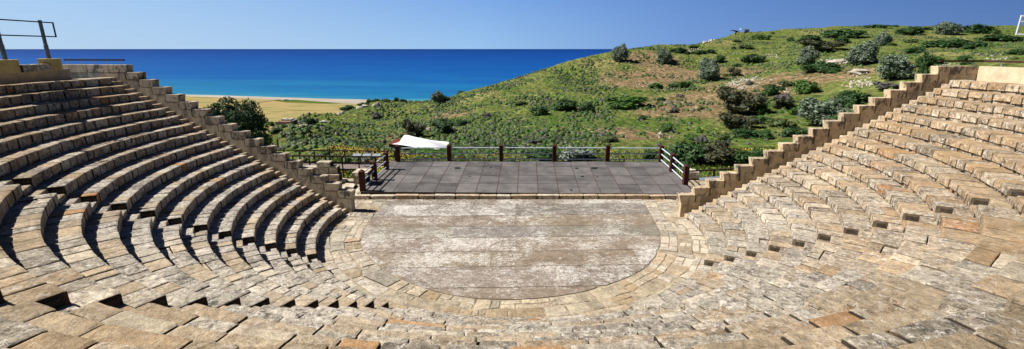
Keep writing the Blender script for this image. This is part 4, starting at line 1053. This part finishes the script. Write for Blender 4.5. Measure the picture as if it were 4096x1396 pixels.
# meadow behind the stage: grass blades, yellow and red flowers
def blades(name, label, cat, mat, pts_, hmin, hmax, wd, head=False):
    n = len(pts_); p = np.array(pts_); a = rng.uniform(0, 6.28, n); h = rng.uniform(hmin, hmax, n); d = np.stack([np.cos(a), np.sin(a)], 1)
    V = np.empty((n, 4, 3)); b = p.copy()
    if head: b[:, 2] += rng.uniform(.12, .36, n)
    for k, (s, t) in enumerate(((-1, 0), (1, 0), (.6, 1), (-.6, 1))):
        V[:, k, 0] = b[:, 0]+d[:, 0]*s*wd+t*rng.normal(0, .12, n)*h; V[:, k, 1] = b[:, 1]+d[:, 1]*s*wd+t*(wd if head else .1*h); V[:, k, 2] = b[:, 2]+t*(h if not head else wd*1.2)
    me = bpy.data.meshes.new(name); me.from_pydata(V.reshape(-1, 3).tolist(), [], (np.arange(n)[:, None]*4+np.arange(4)).tolist())
    at = me.attributes.new('lv', 'FLOAT', 'POINT'); at.data.foreach_set('value', np.repeat(np.clip(rng.normal(.5, .3, n), 0, 1), 4).astype(np.float32)); me.materials.append(mat)
    tag(link(name, me), label, cat, kind='stuff')
def near_pts(n, f):
    out = []
    while len(out) < n:
        x, y = random.uniform(-19, 30), 37.4+random.random()**1.3*11
        if x > 12 and y < 36: continue
        w = f(x, y)
        if random.random() < w: out.append((x, y))
    z = T(out); 
    q = []
    for (x, y), zz in zip(out, z):
        nr = max(0, min(1, (38.5-y)/4))*(abs(x) < 22); q.append((x, y, zz-nr*.6))
    return q
cl = lambda x, y: max(0, mnoise.noise(Vector((x*.22, y*.22, 2)))*1.6+.35)
blades('grass', 'tall meadow grass behind the stage and fences', 'grass', MAT['grassm'], near_pts(22000, lambda x, y: .3+.7*cl(x, y)), .1, .32, .04)
blades('flowers', 'yellow wild flowers in the meadow behind the stage and fences', 'flowers', MAT['flower'], near_pts(6500, lambda x, y: cl(x+40, y)*(1.3 if x < -9.5 or x > 20 else .1)), .06, .14, .038, True)
blades('flowers', 'red poppies dotted through the meadow behind the stage', 'flowers', MAT['poppy'], near_pts(350, lambda x, y: (.9 if x < 2 else .3)), .1, .2, .06, True)

# rocks
def rock_mesh(seed):
    g = random.Random(seed); mb = MB(); nu, nv = 10, 6; vs = []; fs = []
    for j in range(nv+1):
        for i in range(nu):
            th = math.pi*j/nv; ph = 2*math.pi*i/nu; d = Vector((math.sin(th)*math.cos(ph), math.sin(th)*math.sin(ph), math.cos(th)))
            r = .5*(1+.5*mnoise.noise(d*1.8+Vector((seed*3.1, 0, 0)))+.2*g.uniform(-1, 1)); vs.append((d.x*r, d.y*r, d.z*r))
    for j in range(nv):
        for i in range(nu): fs.append((j*nu+i, (j+1)*nu+i, (j+1)*nu+(i+1) % nu, j*nu+(i+1) % nu))
    mb.add(vs, fs); o = mb.build('rock', MAT['rock']); me = o.data; bpy.data.objects.remove(o); return me
RK = [rock_mesh(i) for i in range(4)]
for i, (u, v, w, h, l) in enumerate([
    (1361, 458, 32, 12, 'white rock lowest in the line of ridge rocks above the field'), (1386, 446, 26, 10, 'white rock second up the line of ridge rocks'), (1440, 434, 34, 11, 'white slab rock in the ridge line beside a dark bush'),
    (1462, 428, 40, 13, 'long white slab rock high on the ridge line'), (1503, 424, 30, 14, 'highest white rock of the ridge line by the water'), (1200, 500, 52, 18, 'pale rock beside the dark bush on the slope edge'),
    (1218, 507, 40, 12, 'flat pale rock under the slope edge bush'), (1298, 488, 38, 8, 'thin flat white slab on the slope edge'), (1706, 528, 46, 20, 'pale rock between the two dark bushes above the canopy'),
    (1688, 500, 18, 10, 'small white rock above the twiggy bush'), (2681, 552, 12, 12, 'pale boulder next to the bleached stump'), (3440, 292, 78, 20, 'broad white outcrop under the pale olive tree'),
    (3345, 250, 80, 16, 'white stony outcrop beside the broad pale olive tree'), (2845, 165, 30, 10, 'white rock face at the ridge end under the shelters'), (2820, 172, 22, 10, 'pale rock on the ridge end nearest the horizon')]):
    p = hit(u, v); o = link('rock', RK[i % 4]); W, Hh = size_at(p, w), size_at(p, h); o.location = p+Vector((0, 0, .1*Hh)); o.scale = (W, W*.7, Hh*1.3); o.rotation_euler = (0, 0, random.uniform(-.3, .3)); tag(o, l, 'rock', 'white rocks on the hill')
data = []
for me in RK:
    v = np.empty(len(me.vertices)*3); me.vertices.foreach_get('co', v); data.append((v.reshape(-1, 3), [tuple(p.vertices) for p in me.polygons]))
SV = []; SF = []; off = 0
for (u, v, ru, rv, n, s) in ((2960, 335, 80, 22, 330, .34), (3030, 320, 60, 15, 120, .3), (2570, 335, 80, 14, 60, .34), (2660, 402, 22, 14, 60, .26), (2760, 200, 45, 12, 80, .4), (3085, 232, 40, 16, 70, .4), (3330, 248, 60, 14, 130, .4), (3420, 328, 90, 24, 150, .34), (3435, 290, 40, 10, 60, .4), (3990, 228, 70, 14, 60, .3),
                         (2700, 320, 120, 40, 50, .28), (3150, 362, 60, 22, 40, .3), (2300, 500, 500, 60, 60, .22), (1950, 420, 200, 50, 40, .25), (3800, 262, 60, 8, 50, .28), (2050, 335, 40, 20, 30, .3), (1700, 505, 40, 20, 20, .4)):
    for _ in range(n):
        a = random.uniform(0, 6.28); r = random.random()**.6; p = hit(u+ru*r*math.cos(a), v+rv*r*math.sin(a))
        vv, ff = data[random.randrange(4)]; k = s*random.uniform(.3, 1.1); an = random.uniform(0, 6.28)
        w = vv*np.array([k*1.3, k, k*.8]); w = np.stack([w[:, 0]*math.cos(an)-w[:, 1]*math.sin(an)+p.x, w[:, 0]*math.sin(an)+w[:, 1]*math.cos(an)+p.y, w[:, 2]+p.z+.03], 1)
        SV.append(w); SF += [tuple(q+off for q in f) for f in ff]; off += len(vv)
me = bpy.data.meshes.new('rubble'); me.from_pydata(np.concatenate(SV).tolist(), [], SF); me.materials.append(MAT['rock'])
tag(link('rubble', me), 'white limestone rubble scattered in patches over the hillside', 'stones', kind='stuff')
# bleached stump
p = hit(2640, 549); mb = MB(); W = size_at(p, 30)
mb.tube([(0, 0, -.1), (0, 0, W*.4), (W*.1, 0, W*.75)], [W*.22, W*.17, W*.1], 8)
for a in range(7): mb.tube([(0, 0, W*.3), (W*.35*math.cos(a*.9), W*.35*math.sin(a*.9), W*(.25+.12*(a % 3))), (W*.55*math.cos(a*.9+.3), W*.55*math.sin(a*.9+.3), W*(.02+.2*(a % 3)))], [W*.09, W*.06, W*.03], 5)
st = mb.build('tree_stump', MAT['rock']); st.location = p; tag(st, 'bleached white tree stump with splayed roots on reddish grass', 'tree stump')
p = hit(3312, 283); mb = MB(); mb.tube([(0, 0, -.2), (0, 0, 1.3)], .09, 7); mb.box((0, 0, 1.34), (.22, .22, .08)); o = mb.build('marker_post', MAT['whitesteel']); o.location = p; tag(o, 'short white marker post beside the dark patchy bush', 'post')
p = hit(1113, 596); mb = MB(); mb.tube([(0, 0, -.3), (0, 0, 1.0), (0.02, 0, size_at(p, 38))], [.13, .12, .1], 8); mb.box((0, 0, .02), (.34, .34, .1)); o = mb.build('wooden_post', MAT['bark']); o.location = p; tag(o, 'thin wooden post standing on the slope beyond the meadow fence', 'post')
p = hit(1736, 540); mb = MB(); mb.tube([(0, 0, -.3), (0, 0, size_at(p, 28))], .03, 6); mb.box((0, 0, size_at(p, 28)), (.1, .1, .06)); o = mb.build('marker_pole', MAT['galv']); o.location = p; tag(o, 'thin pale pole above the white canopy', 'pole')

# ------------------------------------------------------------------ canopy booth
YB = 56.0
zg = PY(1600, 600, YB).z
def by(u, v, Y=YB): return PY(u, v, Y)
bo = by(1560, 576); booth = empty('canopy_booth', 'white curved canopy over a red brown booth at the meadow behind the stage', 'canopy', (bo.x, bo.y, zg-1.2))
oo = booth.location.copy()
mb = MB()
# wall under the canopy: red boarding, end face towards the theatre
w0, w1 = by(1561, 576)-oo, by(1720, 592)-oo
mb.hexa([(w0.x, .0, 0), (w1.x, 0, 0), (w1.x, 3.2, 0), (w0.x, 3.2, 0), (w0.x-.15, -.1, w0.z+.05), (w1.x, -.1, w0.z-1.05), (w1.x, 3.2, w0.z-.9), (w0.x, 3.2, w0.z+.05)])
mb.build('booth_wall', MAT['boothred'], booth)
for i in range(2):
    mb = MB(); mb.box((w0.x+.3+i*.95, -.12, w0.z-.38), (.32, .08, .4)); mb.build('window', MAT['glass'], booth)
def rib(u0, v0, u1, v1, Y0, Y1): return by(u0, v0, Y0)-oo, by(u1, v1, Y1)-oo
front = [(1563, 575), (1596, 578), (1634, 584), (1672, 592), (1712, 599), (1752, 603), (1791, 605)]
ridge = [(1598, 567), (1620, 557), (1638, 549), (1664, 549), (1702, 556), (1748, 575), (1789, 600)]
mb = MB(); A_ = [by(u, v, YB-.6)-oo for u, v in front]; B_ = [by(u, v, YB+1.6)-oo for u, v in ridge]
C_ = [Vector((b.x+.1, b.y+2.4, a.z+.3)) for a, b in zip(A_, B_)]
rows_ = []
for j in range(9):
    t = j/8
    if t <= .5: s = t*2; rows_.append([a.lerp(b, s)+Vector((0, 0, -.05*math.sin(math.pi*s))) for a, b in zip(A_, B_)])
    else: s = t*2-1; rows_.append([b.lerp(c, s)+Vector((0, 0, .05*math.sin(math.pi*s))) for b, c in zip(B_, C_)])
nn = len(A_); vs = [p for r in rows_ for p in r]; fs_ = [(j*nn+i, j*nn+i+1, (j+1)*nn+i+1, (j+1)*nn+i) for j in range(8) for i in range(nn-1)]
mb.add(vs, fs_); o = mb.build('canopy', MAT['canvas'], booth, True); so = o.modifiers.new('thick', 'SOLIDIFY'); so.thickness = .05; ss_ = o.modifiers.new('sub', 'SUBSURF'); ss_.levels = ss_.render_levels = 2
for (i, pt_) in ((0, B_[2]), (1, A_[-1]), (2, C_[-1]), (3, C_[0])):
    mb = MB(); mb.tube([(pt_.x, pt_.y, 0), (pt_.x, pt_.y, pt_.z-.02)], .06, 6); mb.build('pole', MAT['galv'], booth)

# ------------------------------------------------------------------ skyline shelters, ruin, car
def shelter(name, label, u, v, wpx, hpx, roofmat, nleg, yaw, tilt):
    p = hit(u, v, 120, 300); root = empty(name, label, 'shelter', p, 'shelters on the skyline'); root.rotation_euler = (0, 0, yaw)
    W, Hh = size_at(p, wpx), size_at(p, hpx)
    mb = MB(); n = 8
    for i in range(n):
        x0, x1 = -W/2+W*i/n, -W/2+W*(i+1)/n; f = lambda x: Hh*.88-tilt*Hh*((x+W/2)/W)**2*.5
        mb.hexa([(x0, -W*.3, f(x0)), (x1, -W*.3, f(x1)), (x1, W*.3, f(x1)), (x0, W*.3, f(x0)), (x0, -W*.3, f(x0)+.22), (x1, -W*.3, f(x1)+.22), (x1, W*.3, f(x1)+.22+.0), (x0, W*.3, f(x0)+.22)])
    mb.build('roof', roofmat, root)
    for i in range(nleg):
        x = W*(.05+.36*i/max(1, nleg-1)) if nleg > 1 else W*.15
        for dx_ in (0, W*.09):
            mb = MB(); mb.beam((x, 0, -.3), (x+dx_*1.6-.0, .1*(dx_ > 0), Hh*.8), .22, .22); mb.build('leg', MAT['brown'], root)
shelter('shelter', 'dark slanted shelter roof on a thick leg, nearer the horizon end of the skyline', 2937, 141, 30, 20, MAT['brown'], 1, R(5), .7)
shelter('shelter', 'white roofed shelter on dark sloping legs on the skyline', 2977, 133, 32, 17, MAT['canvas'], 3, R(-6), .15)
p = P(1147, 492, ZS+30); pr = hit(1147, 491); rn = empty('ruined_building', 'low ruined brick building with rubble top on the slope edge by the field', 'building', pr)
W = size_at(pr, 58); hh = size_at(pr, 11)
mb = MB(); mb.box((0, 0, hh*.25), (W, 3, hh*1.5)); mb.build('wall', MAT['brick'], rn)
mb = MB()
for i in range(14): x_ = random.uniform(-W*.2, W*.55); mb.cur = (.5, .45, .38, .2); mb.stone([(x_-.3, -.9), (x_+.3, -.9), (x_+.3, .9), (x_-.3, .9)], hh*.95, hh*1.05+random.uniform(0, .4), 3, 3, .03)
mb.build('rubble_top', MAT['rock'], rn)
cp = P(1148, 404, ZS+.9); car = empty('parked_car', 'small white car parked at the edge of the beach', 'car', cp); car.rotation_euler = (0, 0, R(8)); car.scale = (2.0, 2.0, 2.0)
mb = MB(); prof = [(-2.1, .35), (2.1, .35), (2.15, .8), (1.2, .95), (.7, 1.45), (-1.2, 1.5), (-1.9, 1.0), (-2.15, .85)]
vs = [(x, -.85, z) for x, z in prof]+[(x, .85, z) for x, z in prof]; n = len(prof); mb.add(vs, [tuple(range(n)), tuple(range(2*n-1, n-1, -1))]+[((i+1) % n, i, n+i, n+(i+1) % n) for i in range(n)]); mb.build('body', MAT['carpaint'], car)
for s in (-1, 1):
    mb = MB(); mb.box((-.25, s*.86, 1.2), (1.6, .03, .32)); mb.build('window', MAT['glass'], car)
    for x_ in (-1.3, 1.3): mb = MB(); mb.tube([(x_, s*.7, .34), (x_, s*.9, .34)], .34, 12); mb.build('wheel', MAT['tyre'], car)

# ------------------------------------------------------------------ daylight
EL, AZ = R(46.5), math.atan2(.05, -1)           # the sun stands to the left of the camera
sun = bpy.data.lights.new('sun', 'SUN'); sun.energy = 5.0; sun.angle = R(.53); sun.color = (1, .965, .915)
so_ = bpy.data.objects.new('sun', sun); COL.objects.link(so_)
sv = Vector((math.cos(EL)*math.cos(AZ), math.cos(EL)*math.sin(AZ), math.sin(EL)))
so_.rotation_euler = sv.to_track_quat('Z', 'Y').to_euler(); so_.location = sv*100
wd = bpy.data.worlds.new('World'); S.world = wd; wd.use_nodes = True; nt = wd.node_tree; nt.nodes.clear(); N = NT(nt)
sky = N.n('ShaderNodeTexSky', sky_type='NISHITA'); sky.sun_disc = False; sky.sun_elevation = EL; sky.sun_rotation = math.pi/2-AZ
sky.air_density = 1.0; sky.dust_density = .4; sky.ozone_density = 3.0; sky.altitude = 80
bg = N.n('ShaderNodeBackground'); bg.inputs[1].default_value = .1
tc = N.n('ShaderNodeTexCoord'); sp_ = N.n('ShaderNodeSeparateXYZ'); N.l(tc.outputs['Generated'], sp_.inputs[0])
side = N.rng(sp_.outputs[0], -.75, .75)          # paler towards the sun, deep blue away from it
low = N.ramp(side, [(0., (.28, .395, .53)), (.45, (.185, .33, .53)), (.72, (.095, .195, .42)), (1., (.052, .117, .285))])
high = N.ramp(side, [(0., (.215, .35, .54)), (.5, (.10, .21, .47)), (1., (.026, .077, .245))])
zen = N.mix(N.rng(sp_.outputs[2], .12, .3), high, (.006, .016, .055))
grad = N.mix(N.rng(sp_.outputs[2], 0.0, .11), low, zen)
grad = N.mix(1.0, grad, (10, 10, 10), 'MULTIPLY')
N.l(N.mix(.96, sky.outputs[0], grad), bg.inputs[0])
wo = N.n('ShaderNodeOutputWorld'); N.l(bg.outputs[0], wo.inputs[0])
S.view_settings.view_transform = 'Standard'; S.view_settings.look = 'None'; S.view_settings.exposure = 0.7; S.view_settings.gamma = 1
S.cycles.max_bounces = 4; S.cycles.diffuse_bounces = 2
